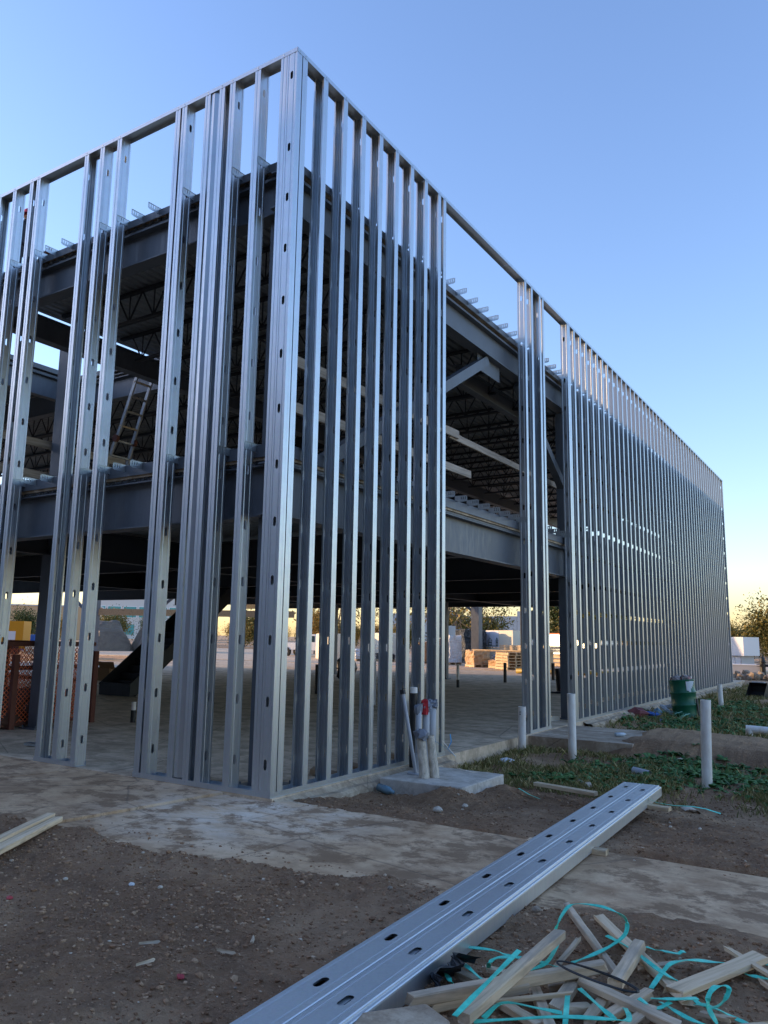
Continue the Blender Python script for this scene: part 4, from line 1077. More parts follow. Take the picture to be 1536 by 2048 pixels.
for k, (x, y, a_, L) in enumerate(((-33, 22.5, .2, 4), (-31, 24, .5, 3.4), (-35.5, 21.5, .1, 4), (-30, 21, .7, 3))):
    board('lumber', (x, y, .06 + .04 * k), (x + L * math.cos(a_), y + L * math.sin(a_), .06 + .04 * k), .25, .05, WOOD, ['loose board flat on the floor below the tarps, nearest', 'loose board flat on the floor below the tarps, middle', 'long loose board at the left of the floor below the tarps', 'short loose board right of the others below the tarps'][k], 'board', seed=k)
# tarped piles
def tarp_pile(label, x, y, w, d, h, m, rz, seed):
    rr = random.Random(seed); P = []
    for i in range(15):
        u = -1 + 2 * i / 14; row = []
        for j in range(13):
            v = -1 + 2 * j / 12
            k = max(abs(u), abs(v)); z = h * min(1, (1 - max(abs(u) * 1.0, abs(v))) * 1.9) * (.86 + .14 * math.cos(u * 5 + seed)) + .10 * math.sin(u * 11 + v * 3 + seed) * (1 - k)
            fold = .13 * math.sin(u * 9 + seed + v * 2) * (k > .6) + rr.uniform(-.06, .06)
            row.append((u * w / 2 * (1 + .05 * fold), v * d / 2 * (1 + fold * .4), max(.0, z + rr.uniform(-.07, .07) * (k < .95))))
        P.append(row)
    b = MB(); b.sheet(P); o = b.build('tarp_covered_pile', m, None, (x, y, .02), (0, 0, rz)); return tag(o, label, 'tarped pile')
tarp_pile('left grey brown tarp covered pile in the sunny yard', -54.2, 40.6, 4.0, 4.0, 2.7, GREYTARP, -.45, 1)
tarp_pile('right grey brown tarp covered pile with a peaked end', -50.6, 43.3, 4.2, 4.0, 2.7, GREYTARP, -.3, 3)
wrapped('crate', 'yellow green wrapped bales at the right of the tarped piles', -48.2, 44.6, 2.0, 2.0, 1.7, mk('yellow_green_bale', (.30, .33, .04), .6), rz=.7, pal=False, cat='bale', seed=4)
gm = thing('generator', 'yellow wheeled site machine at the far left', 'machine', (-47.0, 26.4, .0), .72)
boxpart(gm, 'body', (-1.3, -.9, .4), (1.3, .9, 2.3), YELLOW); boxpart(gm, 'panel', (.2, -.915, 1.0), (.8, -.902, 1.6), WHITEP); boxpart(gm, 'hinge_bar', (-1.0, -.915, 1.75), (-.6, -.902, 1.85), BLACK)
for x in (-.8, .8):
    b = MB(); b.tube([(x, -.95, .35), (x, -.7, .35)], .35, 14); b.build('wheel', TYRE, gm)
bd = thing('dumpster', 'blue steel dumpster beyond the left column', 'dumpster', (-53.4, 32.3, 0), .75)
b = MB(); b.add([(-1, -.7, .1), (1, -.7, .1), (1, .7, .1), (-1, .7, .1), (-1.15, -.85, 1.35), (1.15, -.85, 1.35), (1.15, .85, 1.35), (-1.15, .85, 1.35)], [(0, 3, 2, 1), (0, 1, 5, 4), (1, 2, 6, 5), (2, 3, 7, 6), (3, 0, 4, 7), (4, 5, 6, 7)]); b.build('bin', BLUE, bd)
for x in (-.6, 0, .6): boxpart(bd, 'rib', (x - .05, -.93, .2), (x + .05, -.86, 1.3), BLUE)
wrapped('rubble', 'pale heap of sacks in front of the blue dumpster', -46, 27.9, 1.6, 1.2, .7, CREAM, pal=False, cat='sacks', seed=14, bulge=.12)
# white pickup
pk = thing('pickup_truck', 'white pickup truck parked beyond the slab behind the first stud bays', 'pickup', (-33.2, 43.4, -.02), .1)
b = MB(); sec = [(-2.6, .55), (-2.6, 1.05), (-.6, 1.05), (-.35, 1.75), (.9, 1.75), (1.4, 1.12), (2.5, 1.0), (2.6, .5)]
b.sheet([[(q[0], y, q[1]) for y in (-.9, .9)] for q in sec + [sec[0]]]); o = len(b.v)
for y in (-.9, .9): b.add([(q[0], y, q[1]) for q in sec], [tuple(range(8))])
b.build('body', WHITEP, pk)
boxpart(pk, 'side_window', (-.3, -.912, 1.15), (.95, -.902, 1.62), GLASSD); boxpart(pk, 'side_window', (-.3, .902, 1.15), (.95, .912, 1.62), GLASSD)
for x in (-1.7, 1.7):
    for y in (-.82, .82):
        b = MB(); b.tube([(x, y - .12, .38), (x, y + .12, .38)], .38, 16); w_ = b.build('wheel', TYRE, pk); b = MB(); b.tube([(x, y - .125, .38), (x, y + .125, .38)], .2, 12); b.build('rim', GREYPVC, w_)
for y in (-.6, .6): boxpart(pk, 'headlight', (2.56, y - .15, .8), (2.61, y + .15, .92), GLASSD)
# portal frame of the rear canopy, sunlit on its left faces
rf = thing('canopy_frame', 'long one storey steel canopy frame with knee braces at the back of the yard', 'canopy', (0, 0, 0))
for x, y, s_ in ((-15.2, 36.2, .5), (-10.4, 37.8, .42), (-38.6, 27.2, .42), (-34.9, 29.2, .3), (-29.5, 31.0, .3)):
    b = MB(); b.wbeam((x, y, .02), (x, y, 4.3), .1, .1) if False else b.bb((x - s_ / 2, y - s_ / 2, .021), (x + s_ / 2, y + s_ / 2, 4.3)); b.build('column', PRIMER, rf)
for p0, p1, dp in (((-15.2, 36.2, 4.55), (-38.6, 27.2, 4.55), .5), ((-15.2, 36.2, 4.55), (-8.0, 40, 4.55), .5)):
    b = MB(); b.wbeam(p0, p1, dp, .25); b.build('beam', PRIMER, rf)
b = MB(); b.bar((-38.5, 27.3, 2.95), (-27.0, 33.6, 2.95), .15, .42); b.build('girt', woodmat('glulam', (.46, .30, .16), (.55, .38, .2)), rf)
for p0, p1 in (((-15.3, 36.1, 3.1), (-16.6, 35.6, 4.3)), ((-38.5, 27.3, 2.2), (-40.2, 26.6, 3.9)), ((-34.9, 29.2, 3.1), (-33.6, 29.8, 4.3))):
    b = MB(); b.bar(p0, p1, .16, .16); b.build('knee_brace', PRIMER, rf)

# ------------------------------------------------------------------ far buildings, poles and wires
fb = thing('office_building', 'long white office building with a band of teal windows far behind the tarps', 'building', (-179.5, 155, 0), .88)
boxpart(fb, 'wall', (-18, 0, -1), (18, 25, 12.6), WHITEBLDG); boxpart(fb, 'roof_cap', (-18.2, -.25, 12.61), (18.2, 25.2, 13.2), WHITEP)
for k in range(8): boxpart(boxpart(fb, 'window', (-17.6 + 4.4 * k, -.12, 6.1), (-13.6 + 4.4 * k, -.01, 9.6), WHITEP), 'pane', (-17.4 + 4.4 * k, -.16, 6.3), (-13.8 + 4.4 * k, -.122, 9.4), TEALGLASS)
for k in range(5): boxpart(fb, 'ground_window', (-17 + 7.2 * k, -.12, 1.2), (-12.5 + 7.2 * k, -.01, 4.2), TEALGLASS)
tb = thing('warehouse', 'pale blue grey tilt up warehouse far behind the column', 'warehouse', (-92, 194, 0), .37)
for k, h_ in enumerate((8.5, 8.0, 9.3, 8.0, 7.9, 8.0, 9.4)):
    boxpart(tb, 'wall_panel', (-24 + 6.0 * k, 0 - .2 * (h_ > 9), -1), (-18.05 + 6.0 * k, 20, h_), TILT)
tb2 = thing('warehouse', 'orange lit low building at the far left horizon', 'warehouse', (-150, 98, 0), .85); boxpart(tb2, 'wall', (-9, 0, -1), (12, 12, 7.2), mk('peach_wall', (.55, .36, .2), .8)); boxpart(tb2, 'roof_cap', (-9.2, -.2, 7.21), (12.2, 12.2, 7.5), WHITEBLDG)
poles = [(-109, 91, .05), (-63.5, 139, 0), (-84, 120, -.02), (-47, 157, 0), (-140, 62, 0)]
tops = []
for k, (x, y, ln) in enumerate(poles):
    up_ = thing('utility_pole', ['leaning utility pole in front of the white office building', 'utility pole beside the pale tilt up warehouse', 'utility pole between the two far buildings', 'utility pole at the far right of the wire line', 'utility pole at the far left of the wire line'][k], 'utility pole', (x, y, 0))
    b = MB(); b.tube([(0, 0, 0), (ln * 13, ln * 6, 12.5)], [.17, .11], 8); b.build('pole', BARK, up_)
    b = MB(); b.bar((ln * 12 - .9, ln * 5 - .9, 11.6), (ln * 12 + .9, ln * 5 + .9, 11.6), .12, .12); b.build('crossarm', BARK, up_)
    tops.append(Vector((x + ln * 12, y + ln * 5, 11.7)))
order = [4, 0, 2, 1, 3]; grp = []
for off in (0, .9, -1.6):
    b = MB()
    for i in range(4):
        p, q = tops[order[i]], tops[order[i + 1]]; pts = []
        for k in range(13):
            f = k / 12; s_ = p.lerp(q, f); s_.z += off - 1.6 * 4 * f * (1 - f); pts.append(s_)
        b.tube(pts, .025, 4, caps=False)
    tag(b.build('power_line', BLACK), {0: 'middle power line sagging between the far utility poles', .9: 'top power line sagging between the far utility poles', -1.6: 'lowest power line sagging between the far utility poles'}[off], 'power line')

# ------------------------------------------------------------------ trees
def tree_proto(seed, h, cr, leaf, nleaf, ls, bare=False, trunk_r=.14, base=.25):
    rr = random.Random(seed); b = MB(); tips = []
    def limb(p, d, L, r, lev):
        pts = [p]; q = p.copy(); dd = d.copy()
        for k in range(4):
            dd = (dd + Vector((rr.uniform(-.2, .2), rr.uniform(-.2, .2), rr.uniform(-.04, .16)))).normalized(); q = q + dd * L / 4; pts.append(q.copy())
        b.tube(pts, [r * (1 - .16 * k) for k in range(5)], 5 if lev < 2 else 3, caps=False)
        tips.append(pts[-1]); tips.append(pts[2])
        if lev < (3 if bare else 2):
            for k in range(4 if lev == 0 else 3):
                f = rr.uniform(.35, 1) if lev else rr.uniform(base, 1.0); i = min(3, int(f * 4)); st_ = pts[i].lerp(pts[i + 1], f * 4 - i if f < 1 else 1)
                a_ = rr.uniform(0, 6.28); up_ = rr.uniform(.35, 1.1)
                limb(st_, Vector((math.cos(a_), math.sin(a_), up_)).normalized(), L * rr.uniform(.45, .62), r * .5, lev + 1)
    limb(Vector((0, 0, -.1)), Vector((0, 0, 1)), h * .8, trunk_r, 0)
    if bare:
        for k in range(3):
            a_ = k * 2.1 + seed; limb(Vector((.2 * math.cos(a_), .2 * math.sin(a_), 0)), Vector((.25 * math.cos(a_), .25 * math.sin(a_), 1)).normalized(), h * rr.uniform(.5, .75), trunk_r * .6, 1)
    tm = b.mesh('trunk', BARK)
    V = []; Fc = []
    cl = []
    for t_ in tips: cl.append((t_, cr * rr.uniform(.16, .34)))
    for k in range(nleaf):
        t_, s_ = rr.choice(cl)
        c = t_ + Vector((rr.gauss(0, s_), rr.gauss(0, s_), rr.gauss(0, s_ * .8)))
        if c.z < .25: c.z = .25 + rr.random() * .5
        n = Vector((rr.gauss(0, 1), rr.gauss(0, 1), rr.gauss(0, 1) + .4)).normalized(); u = n.orthogonal().normalized(); w_ = n.cross(u); z = ls * rr.uniform(.6, 1.4); o = len(V)
        V += [tuple(c - u * z), tuple(c + w_ * z * .5), tuple(c + u * z), tuple(c - w_ * z * .5)]; Fc.append((o, o + 1, o + 2, o + 3))
    cm = bpy.data.meshes.new('crown'); cm.from_pydata(V, [], Fc); cm.materials.append(leaf)
    return tm, cm
TP = [tree_proto(1, 6.5, 3.6, LEAF_OLIVE, 5200, .17), tree_proto(2, 7.5, 4.0, LEAF_GREEN, 6200, .17, base=.12), tree_proto(3, 5.6, 3.6, LEAF_GOLD, 4600, .16, base=.12),
      tree_proto(4, 9.0, 3.6, LEAF_GOLD, 520, .15, bare=True, trunk_r=.10), tree_proto(5, 8.0, 3.4, LEAF_OLIVE, 800, .14, bare=True, trunk_r=.09), tree_proto(6, 3.4, 3.4, LEAF_OLIVE, 4200, .15, base=.05)]
TL = ['olive rounded tree in the sunlit tree line', 'dark green tree in the sunlit tree line', 'golden autumn tree in the sunlit tree line', 'tall bare tree with a few golden leaves', 'bare wispy tree with scattered olive leaves', 'low olive scrub bush in the tree line']
TLS = ['olive rounded tree', 'dark green tree', 'golden autumn tree', 'tall bare tree with few golden leaves', 'bare wispy tree with olive leaves', 'low olive scrub bush']
TN = ['broadleaf_tree', 'broadleaf_tree', 'broadleaf_tree', 'bare_tree', 'bare_tree', 'bush']
def tree(kind, x, y, sc, seed):
    az = math.degrees(math.atan2(x - 5.18, y + 6.11)); dd = math.hypot(x - 5.18, y + 6.11)
    zone = 'right of the wall end' if az > -9 else 'seen through the narrow opening' if az > -20 else 'seen through the wide opening' if az > -30 else 'behind the front studs' if az > -43 else 'beyond the tarps at left'
    t_ = thing(TN[kind], TLS[kind] + (' in the nearer row ' if dd < 112 else ' in the far row ') + zone, 'bush' if kind == 5 else 'tree', (x, y, gz(x, y) - .05 if False else -.05), seed * 1.7, TL[kind].replace(' in the', 's in the') if kind in (0, 1, 2, 5) else ('tall bare trees' if kind == 3 else 'bare wispy trees'))
    t_.scale = (sc, sc, sc * (1 + .1 * math.sin(seed * 3)))
    place('trunk', TP[kind][0], t_); place('crown', TP[kind][1], t_)
cx, cy = 5.18, -6.11
rr = random.Random(12)
def polar(a_, d): return cx + d * math.sin(R(a_)), cy + d * math.cos(R(a_))
# right of the wall end (azimuth about -7 .. -3), narrow gaps (-19 .. -12), wide opening (-28 .. -22), left bays (-60 .. -45)
for k in range(130):
    a_ = rr.uniform(-57, 4); d = rr.uniform(98, 140)
    if -30 < a_ < -21 or (a_ < -30 and rr.random() < .45): continue
    kind = rr.choice([0, 0, 1, 2, 5, 5, 5])
    tree(kind, *polar(a_, d), rr.uniform(.36, .58) if kind != 5 else rr.uniform(.6, 1.0), k)
for k, (a_, d, kind, sc) in enumerate(((-27.6, 66, 3, .95), (-26.6, 72, 3, 1.0), (-25.6, 70, 4, .9), (-28.3, 60, 4, 1.0), (-36, 75, 3, 1.0), (-33.2, 80, 4, 1.1), (-38, 85, 4, 1.0), (-31.5, 82, 3, 1.0), (-6.6, 84, 4, .62), (-5.0, 80, 4, .5), (-3.9, 86, 4, .55), (-5.7, 92, 3, .5), (-2.6, 88, 3, .48), (-35, 70, 2, .42), (-37.5, 70, 2, .5), (-32.6, 72, 2, .42), (-27.5, 78, 5, .9), (-26, 80, 5, .9), (-24.9, 80, 5, .8), (-18.9, 95, 1, .95), (-17.6, 92, 0, .7), (-19.6, 100, 1, .8), (-17.9, 74, 5, .9), (-18.7, 72, 2, .5), (-16.9, 100, 1, .8), (-6.2, 75, 5, .95), (-5.5, 72, 0, .42), (-4.8, 74, 5, 1.0), (-4.2, 74, 2, .42), (-3.4, 72, 5, 1.0), (-2.6, 76, 0, .45), (-1.8, 73, 5, 1.0), (-3.8, 70, 5, .8))):
    tree(kind, *polar(a_, d), sc, 200 + k)

# ------------------------------------------------------------------ bundle of loose studs in the foreground
FL = Vector((2.80, 2.62, 0)); bdir = Vector((.034, -1, -.0)).normalized(); bside = Vector((1, .034, 0)).normalized()
def loose_stud(name, label, off, z, L=7.2, DD=.184, start=0.0, h=.07):
    """stud lying web up; local x = along, y = across, z up"""
    b = MB(); hw = .019
    def strip(pts, xl): b.sheet([[(x, p[0], p[1]) for x in xl] for p in pts])
    xl = (0, L); y0 = DD / 2
    strip([(-y0, -h), (-y0, -.012), (-y0 + .0015, -.004), (-y0 + .006, 0), (-.064, 0), (-.060, -.0012), (-.050, -.0012), (-.046, 0), (-hw, 0)], xl)
    strip([(hw, 0), (.046, 0), (.050, -.0012), (.060, -.0012), (.064, 0), (y0 - .006, 0), (y0 - .0015, -.004), (y0, -.012), (y0, -h)], xl)
    strip([(-y0, -h), (-y0 + .02, -h)], xl); strip([(y0 - .02, -h), (y0, -h)], xl)
    x = start + .28; prev = 0.0
    while x < L - .1:
        strip([(-hw, 0), (hw, 0)], (prev, x - .052))
        for sg in (1, -1):
            for sd_ in (1, -1):
                b.add([(x + sg * .036, sd_ * hw, 0), (x + sg * .052, sd_ * hw, 0), (x + sg * .052, 0, 0), (x + sg * .0515, 0, 0), (x + sg * .047, sd_ * .011, 0)], [(0, 1, 2, 3, 4)])
        prev = x + .052; x += .6096
    strip([(-hw, 0), (hw, 0)], (prev, L))
    p = FL + bside * off; p.z = z
    ang = math.atan2(bdir.y, bdir.x)
    o = b.build(name, GALV_DULL, None, p, (0, .0, ang)); return tag(o, label, 'steel stud')
zb = .085
loose_stud('loose_stud', 'loose galvanised stud lying on soil, left one of the foreground bundle', .0, zb)
loose_stud('loose_stud', 'loose galvanised stud lying on soil, right one of the foreground bundle', .187, zb + .001, L=7.15, start=.09)
loose_stud('loose_stud', 'loose stud nested under the right one, its edge showing along the bundle', .206, zb - .011, L=7.1, DD=.186, start=.09, h=.09)
loose_stud('loose_stud', 'loose stud nested under the left one of the foreground bundle', -.006, zb - .012, L=7.12, DD=.184, start=.0, h=.085)
for k, (x, y, L, a_) in enumerate(((2.15, 2.35, .75, -.22), (3.18, 1.98, .3, -.12), (2.98, .05, .62, .05))):
    board('bearer', (x - L / 2 * math.cos(a_), y - L / 2 * math.sin(a_), max(gz(x, y), -.03) + .02), (x + L / 2 * math.cos(a_), y + L / 2 * math.sin(a_), max(gz(x, y), -.03) + .02), .085, .04, WOOD,
          ['lumber stick under the far end of the stud bundle, left side', 'short lumber block at the right of the far end of the bundle', 'lumber spacer under the middle of the stud bundle'][k], 'lumber', seed=k)
# strap pieces at the far end
b = MB(); b.ribbon([(1.62, 2.34, gz(1.62, 2.34) + .05), (1.78, 2.28, gz(1.78, 2.28) + .03), (1.92, 2.2, gz(1.92, 2.2) + .02)], .03); tag(b.build('strap', TEAL), 'short teal strap on the soil left of the bundle end', 'strap')
b = MB(); b.ribbon([(3.06, 2.02, .07), (3.2, 2.0, .03), (3.35, 2.06, .01), (3.5, 2.1, .015), (3.62, 2.14, -.0), (3.75, 2.16, -.03)], .026); tag(b.build('strap', TEAL), 'long teal strap on the soil right of the bundle end', 'strap')
# boards at the left edge
board('lumber', (-.87, -1.80, .05), (-.20, -2.92, .06), .075, .036, WOOD, 'pale board lying on the soil at the left edge, rear one', 'board', seed=1)
board('lumber', (-.775, -1.80, .03), (.0, -3.05, .035), .085, .04, WOOD, 'pale knotty board lying on the soil at the left edge, front one', 'board', seed=2)

# ------------------------------------------------------------------ scrap heap at lower right
STAKES=[
 ((3.712, -2.127, 0.13),(3.685, -3.133, 0.11),0.055,0.045),
 ((3.36, -3.008, 0.05),(3.978, -2.279, 0.09),0.05,0.05),
 ((3.421, -2.934, 0.0),(3.727, -2.583, 0.05),0.05,0.04),
 ((3.478, -1.369, 0.0),(3.995, -2.149, 0.02),0.035,0.035),
 ((3.699, -1.458, -0.02),(4.34, -2.247, 0.0),0.06,0.025),
 ((4.03, -1.856, 0.07),(4.055, -2.371, 0.06),0.06,0.045),
 ((4.272, -2.237, 0.03),(4.556, -1.611, 0.05),0.085,0.03),
 ((3.911, -2.395, 0.05),(4.378, -2.591, 0.05),0.055,0.03),
 ((3.735, -2.52, 0.0),(3.92, -2.825, 0.02),0.05,0.03),
 ((3.866, -2.365, 0.03),(3.892, -2.694, 0.03),0.06,0.035),
 ((3.359, -2.547, -0.01),(3.51, -2.584, 0.0),0.05,0.03),
 ((4.02, -2.353, 0.0),(4.025, -2.65, 0.0),0.05,0.03),
 ((3.451, -2.417, -0.01),(3.654, -2.406, 0.0),0.04,0.02),
 ((3.665, -2.726, 0.0),(3.862, -2.812, 0.0),0.05,0.03),
 ((3.897, -2.647, 0.0),(3.981, -2.544, 0.0),0.05,0.03),
 ((4.174, -2.275, 0.02),(4.094, -2.603, 0.0),0.05,0.03),
 ((3.763, -2.44, 0.0),(3.821, -2.338, 0.0),0.06,0.03),
]
STRAPS=[
 [(3.622, -1.954, 0.08),(3.657, -1.937, 0.16),(3.694, -1.87, 0.2),(3.835, -1.879, 0.22),(3.933, -1.869, 0.2),(3.949, -1.789, 0.14),(3.956, -1.851, 0.1),(3.908, -1.927, 0.06),(3.847, -2.053, 0.04),(3.787, -2.171, 0.03)],
 [(3.699, -2.61, 0.2),(3.709, -2.956, 0.19),(3.71, -3.261, 0.17)],
 [(3.214, -2.223, 0.0),(3.408, -2.252, 0.03),(3.516, -2.316, 0.05),(3.653, -2.278, 0.04),(3.749, -2.236, 0.02)],
 [(3.36, -2.485, 0.03),(3.454, -2.584, 0.05),(3.509, -2.582, 0.02)],
 [(3.831, -1.752, 0.04),(4.004, -1.917, 0.06),(4.183, -2.078, 0.05),(4.281, -2.08, 0.02)],
 [(4.021, -1.707, 0.0),(4.127, -1.737, 0.02),(4.208, -1.672, 0.0)],
 [(4.171, -2.217, 0.02),(4.193, -2.071, 0.05),(4.221, -1.996, 0.07),(4.288, -1.883, 0.06),(4.397, -1.747, 0.03),(4.586, -1.601, 0.02)],
 [(4.612, -1.824, 0.03),(4.55, -1.828, 0.03),(4.476, -1.768, 0.01)],
 [(4.488, -2.426, 0.03),(4.456, -2.419, 0.08),(4.454, -2.4, 0.12),(4.471, -2.35, 0.14),(4.503, -2.313, 0.14),(4.52, -2.314, 0.13),(4.507, -2.347, 0.1),(4.466, -2.343, 0.06),(4.376, -2.293, 0.03)],
 [(3.71, -3.097, 0.09),(3.848, -3.032, 0.11),(4.009, -2.925, 0.12),(4.176, -2.835, 0.12),(4.224, -2.787, 0.11),(4.194, -2.663, 0.08),(4.153, -2.571, 0.06)],
 [(3.455, -2.411, 0.0),(3.479, -2.449, 0.05),(3.5, -2.396, 0.06),(3.567, -2.285, 0.04),(3.684, -2.228, 0.02)],
 [(3.926, -2.475, 0.05),(4.072, -2.627, 0.06),(4.14, -2.669, 0.05)],
 [(4.214, -2.392, 0.05),(4.302, -2.368, 0.06),(4.384, -2.275, 0.05)],
 [(4.246, -2.355, 0.03),(4.375, -2.44, 0.03),(4.451, -2.437, 0.02)],
 [(3.68, -2.945, 0.04),(3.711, -2.817, 0.06),(3.85, -2.78, 0.06),(3.942, -2.741, 0.05)],
 [(4.361, -2.219, 0.0),(4.464, -2.287, 0.03),(4.534, -2.304, 0.02),(4.6, -2.308, 0.01)],
 [(3.932, -2.645, 0.08),(3.981, -2.8, 0.09),(4.011, -2.899, 0.08)],
 [(4.17, -2.422, 0.05),(4.249, -2.45, 0.04),(4.294, -2.379, 0.05)],
 [(3.657, -2.412, 0.04),(3.712, -2.301, 0.06),(3.654, -1.972, 0.05)],
 [(3.287, -2.544, 0.0),(3.389, -2.694, 0.04),(3.402, -2.665, 0.0)],
]
COIL= [(4.206, -2.55, 0.13), (4.207, -2.569, 0.133), (4.199, -2.584, 0.136), (4.181, -2.595, 0.138), (4.155, -2.601, 0.139), (4.122, -2.601, 0.14), (4.082, -2.595, 0.14), (4.038, -2.584, 0.139), (3.991, -2.567, 0.137), (3.945, -2.547, 0.134), (3.902, -2.523, 0.131), (3.864, -2.499, 0.128), (3.835, -2.474, 0.126), (3.815, -2.452, 0.123), (3.807, -2.433, 0.121), (3.812, -2.42, 0.12), (3.828, -2.412, 0.12), (3.856, -2.411, 0.121), (3.892, -2.416, 0.122), (3.935, -2.427, 0.124), (3.982, -2.443, 0.127), (4.03, -2.462, 0.13), (4.076, -2.484, 0.133), (4.117, -2.506, 0.136), (4.152, -2.527, 0.138), (4.18, -2.546, 0.139), (4.199, -2.561, 0.14), (4.208, -2.573, 0.14), (4.208, -2.58, 0.139), (4.198, -2.582, 0.137), (4.179, -2.58, 0.134), (4.152, -2.574, 0.131), (4.118, -2.565, 0.128), (4.078, -2.553, 0.126), (4.034, -2.538, 0.123), (3.989, -2.523, 0.121), (3.945, -2.507, 0.12), (3.904, -2.492, 0.12), (3.868, -2.479, 0.121), (3.841, -2.467, 0.122), (3.823, -2.457, 0.124), (3.815, -2.45, 0.127), (3.819, -2.446, 0.13), (3.834, -2.445, 0.133), (3.859, -2.446, 0.136), (3.893, -2.45, 0.138), (3.933, -2.456, 0.139), (3.977, -2.463, 0.14), (4.022, -2.472, 0.14), (4.066, -2.481, 0.139), (4.107, -2.491, 0.137), (4.142, -2.501, 0.134), (4.171, -2.511, 0.131), (4.191, -2.52, 0.128), (4.202, -2.529, 0.126), (4.204, -2.537, 0.123), (4.196, -2.544, 0.121), (4.18, -2.55, 0.12), (4.156, -2.554, 0.12), (4.126, -2.556, 0.121)]

dz0 = lambda x, y: max(0.0, gz(x, y) + .02)
SL = ['thick grey stake propped across the heap, nearest', 'long pale batten crossing the heap from left to right', 'batten half hidden under the long pale one at left', 'thin split stake standing highest at the back of the heap',
      'broad pale lath reaching down to the lower right', 'short thick cut block upright in the middle of the heap', 'wide clean board at the right of the heap', 'long pale lath running to the bottom edge', 'short stake lying low at the bottom of the heap',
      'short brown stake under the black wire', 'stub of lath at the far left of the heap', 'brown lath under the cut block', 'thin lath under the grey stake', 'lath lying low at the bottom left of the heap', 'small scrap of wood at the bottom centre', 'brown stake under the wire at right', 'flat wood chip in the middle of the heap']
for k, (p0, p1, w_, h_) in enumerate(STAKES):
    z0, z1 = dz0(p0[0], p0[1]), dz0(p1[0], p1[1])
    board('wood_stake', (p0[0], p0[1], max(p0[2], z0 + h_ * .3)), (p1[0], p1[1], max(p1[2], z1 + h_ * .3)), w_, h_, WOODW if k not in (6, 4) else WOOD, SL[k], 'wood stake', 'wood stakes in the scrap heap', ragged=.02, seed=30 + k)
rr = random.Random(77)
for k in range(8):
    x = rr.uniform(3.55, 4.75); y = rr.uniform(-2.75, -1.75); a_ = rr.uniform(0, 3.1); L = rr.uniform(.12, .5); z = gz(x, y) + rr.uniform(.02, .09)
    board('wood_sliver', (x - L / 2 * math.cos(a_), y - L / 2 * math.sin(a_), z), (x + L / 2 * math.cos(a_), y + L / 2 * math.sin(a_), z + rr.uniform(-.02, .05)), rr.uniform(.015, .045), rr.uniform(.008, .02), WOODW if k % 3 else WOOD, 'splintered lath fragment ' + ['at the back left of the heap', 'near the wire coil', 'by the wide clean board', 'under the thick grey stake', 'at the right rear of the heap', 'beside the arching strap', 'low in the middle of the heap', 'near the bottom right corner'][k], 'lath', 'lath fragments in the scrap heap', ragged=.03, seed=400 + k)
def smooth(pts, n=6):
    P = [Vector(q) for q in pts]; P = [P[0] * 2 - P[1]] + P + [P[-1] * 2 - P[-2]]; out = []
    for i in range(1, len(P) - 2):
        for k in range(n):
            t_ = k / n; a_, b_, c_, d_ = P[i - 1], P[i], P[i + 1], P[i + 2]
            out.append(.5 * ((2 * b_) + (-a_ + c_) * t_ + (2 * a_ - 5 * b_ + 4 * c_ - d_) * t_ ** 2 + (-a_ + 3 * b_ - 3 * c_ + d_) * t_ ** 3))
    out.append(P[-2]); return out
for k, s_ in enumerate(STRAPS):
    b = MB(); b.ribbon([Vector((q[0], q[1], max(q[2], dz0(q[0], q[1]) + .004))) for q in smooth(s_)], .022, twist=k)
    lab = {0: 'teal strap arching high in a loop over the back of the heap', 1: 'straight teal strap lying over the thick grey stake', 8: 'teal strap curled into a small loop at the right of the heap', 9: 'teal strap running flat along the bottom of the heap'}.get(k, 'teal strap ' + ['', '', 'running from the stud bundle into the heap', 'poking up at the left of the heap', 'crossing the broad pale lath', 'lying flat at the back right of the heap', 'bowing over to the right edge', 'at the far right edge of the heap', '', '', 'bent over the left of the heap', 'sloping down in the middle of the heap', 'level across the right middle of the heap', 'running down to the lower right', 'curving low at the bottom left', 'curving to the bottom right corner', 'standing across the bottom strap', 'short and wavy right of the wire', 'under the thick grey stake', 'short and lowest at the left'][k])
    tag(b.build('strap', TEAL), lab, 'strap', 'teal straps in the scrap heap')
b = MB(); b.tube(COIL, .0035, 5); tag(b.build('wire_coil', BLACK), 'coil of black wire lying on the wood stakes', 'wire')
rg = MB(); P = []
rr = random.Random(6)
for i in range(9):
    P.append([(3.30 + .012 * i + .05 * math.sin(j * 1.3 + i * .5) + rr.uniform(-.012, .012), -2.62 + .035 * (j - 4) + rr.uniform(-.012, .012), .005 + .013 * i + rr.uniform(-.01, .01) - .03 * abs(j - 4) / 4) for j in range(9)])
rg.sheet(P); tag(rg.build('black_sheeting', mk('black_sheeting', (.02, .022, .026), .45)), 'scrap of black plastic sheeting against the side of the stud bundle', 'plastic sheet')
ck = MB(); ck.add([(3.28, -3.25, .075), (3.47, -3.05, .085), (3.62, -3.12, .08), (3.75, -3.4, .075), (3.4, -3.7, .07), (3.28, -3.25, -.06), (3.47, -3.05, -.06), (3.62, -3.12, -.06), (3.75, -3.4, -.06), (3.4, -3.7, -.06)], [(0, 4, 3, 2, 1), (0, 1, 6, 5), (1, 2, 7, 6), (2, 3, 8, 7), (3, 4, 9, 8), (4, 0, 5, 9)])
co = ck.build('concrete_chunk', EDGEM); bv = co.modifiers.new('b', 'BEVEL'); bv.width = .012; bv.segments = 2; tag(co, 'flat grey concrete chunk at the bottom edge beside the stud bundle', 'concrete')

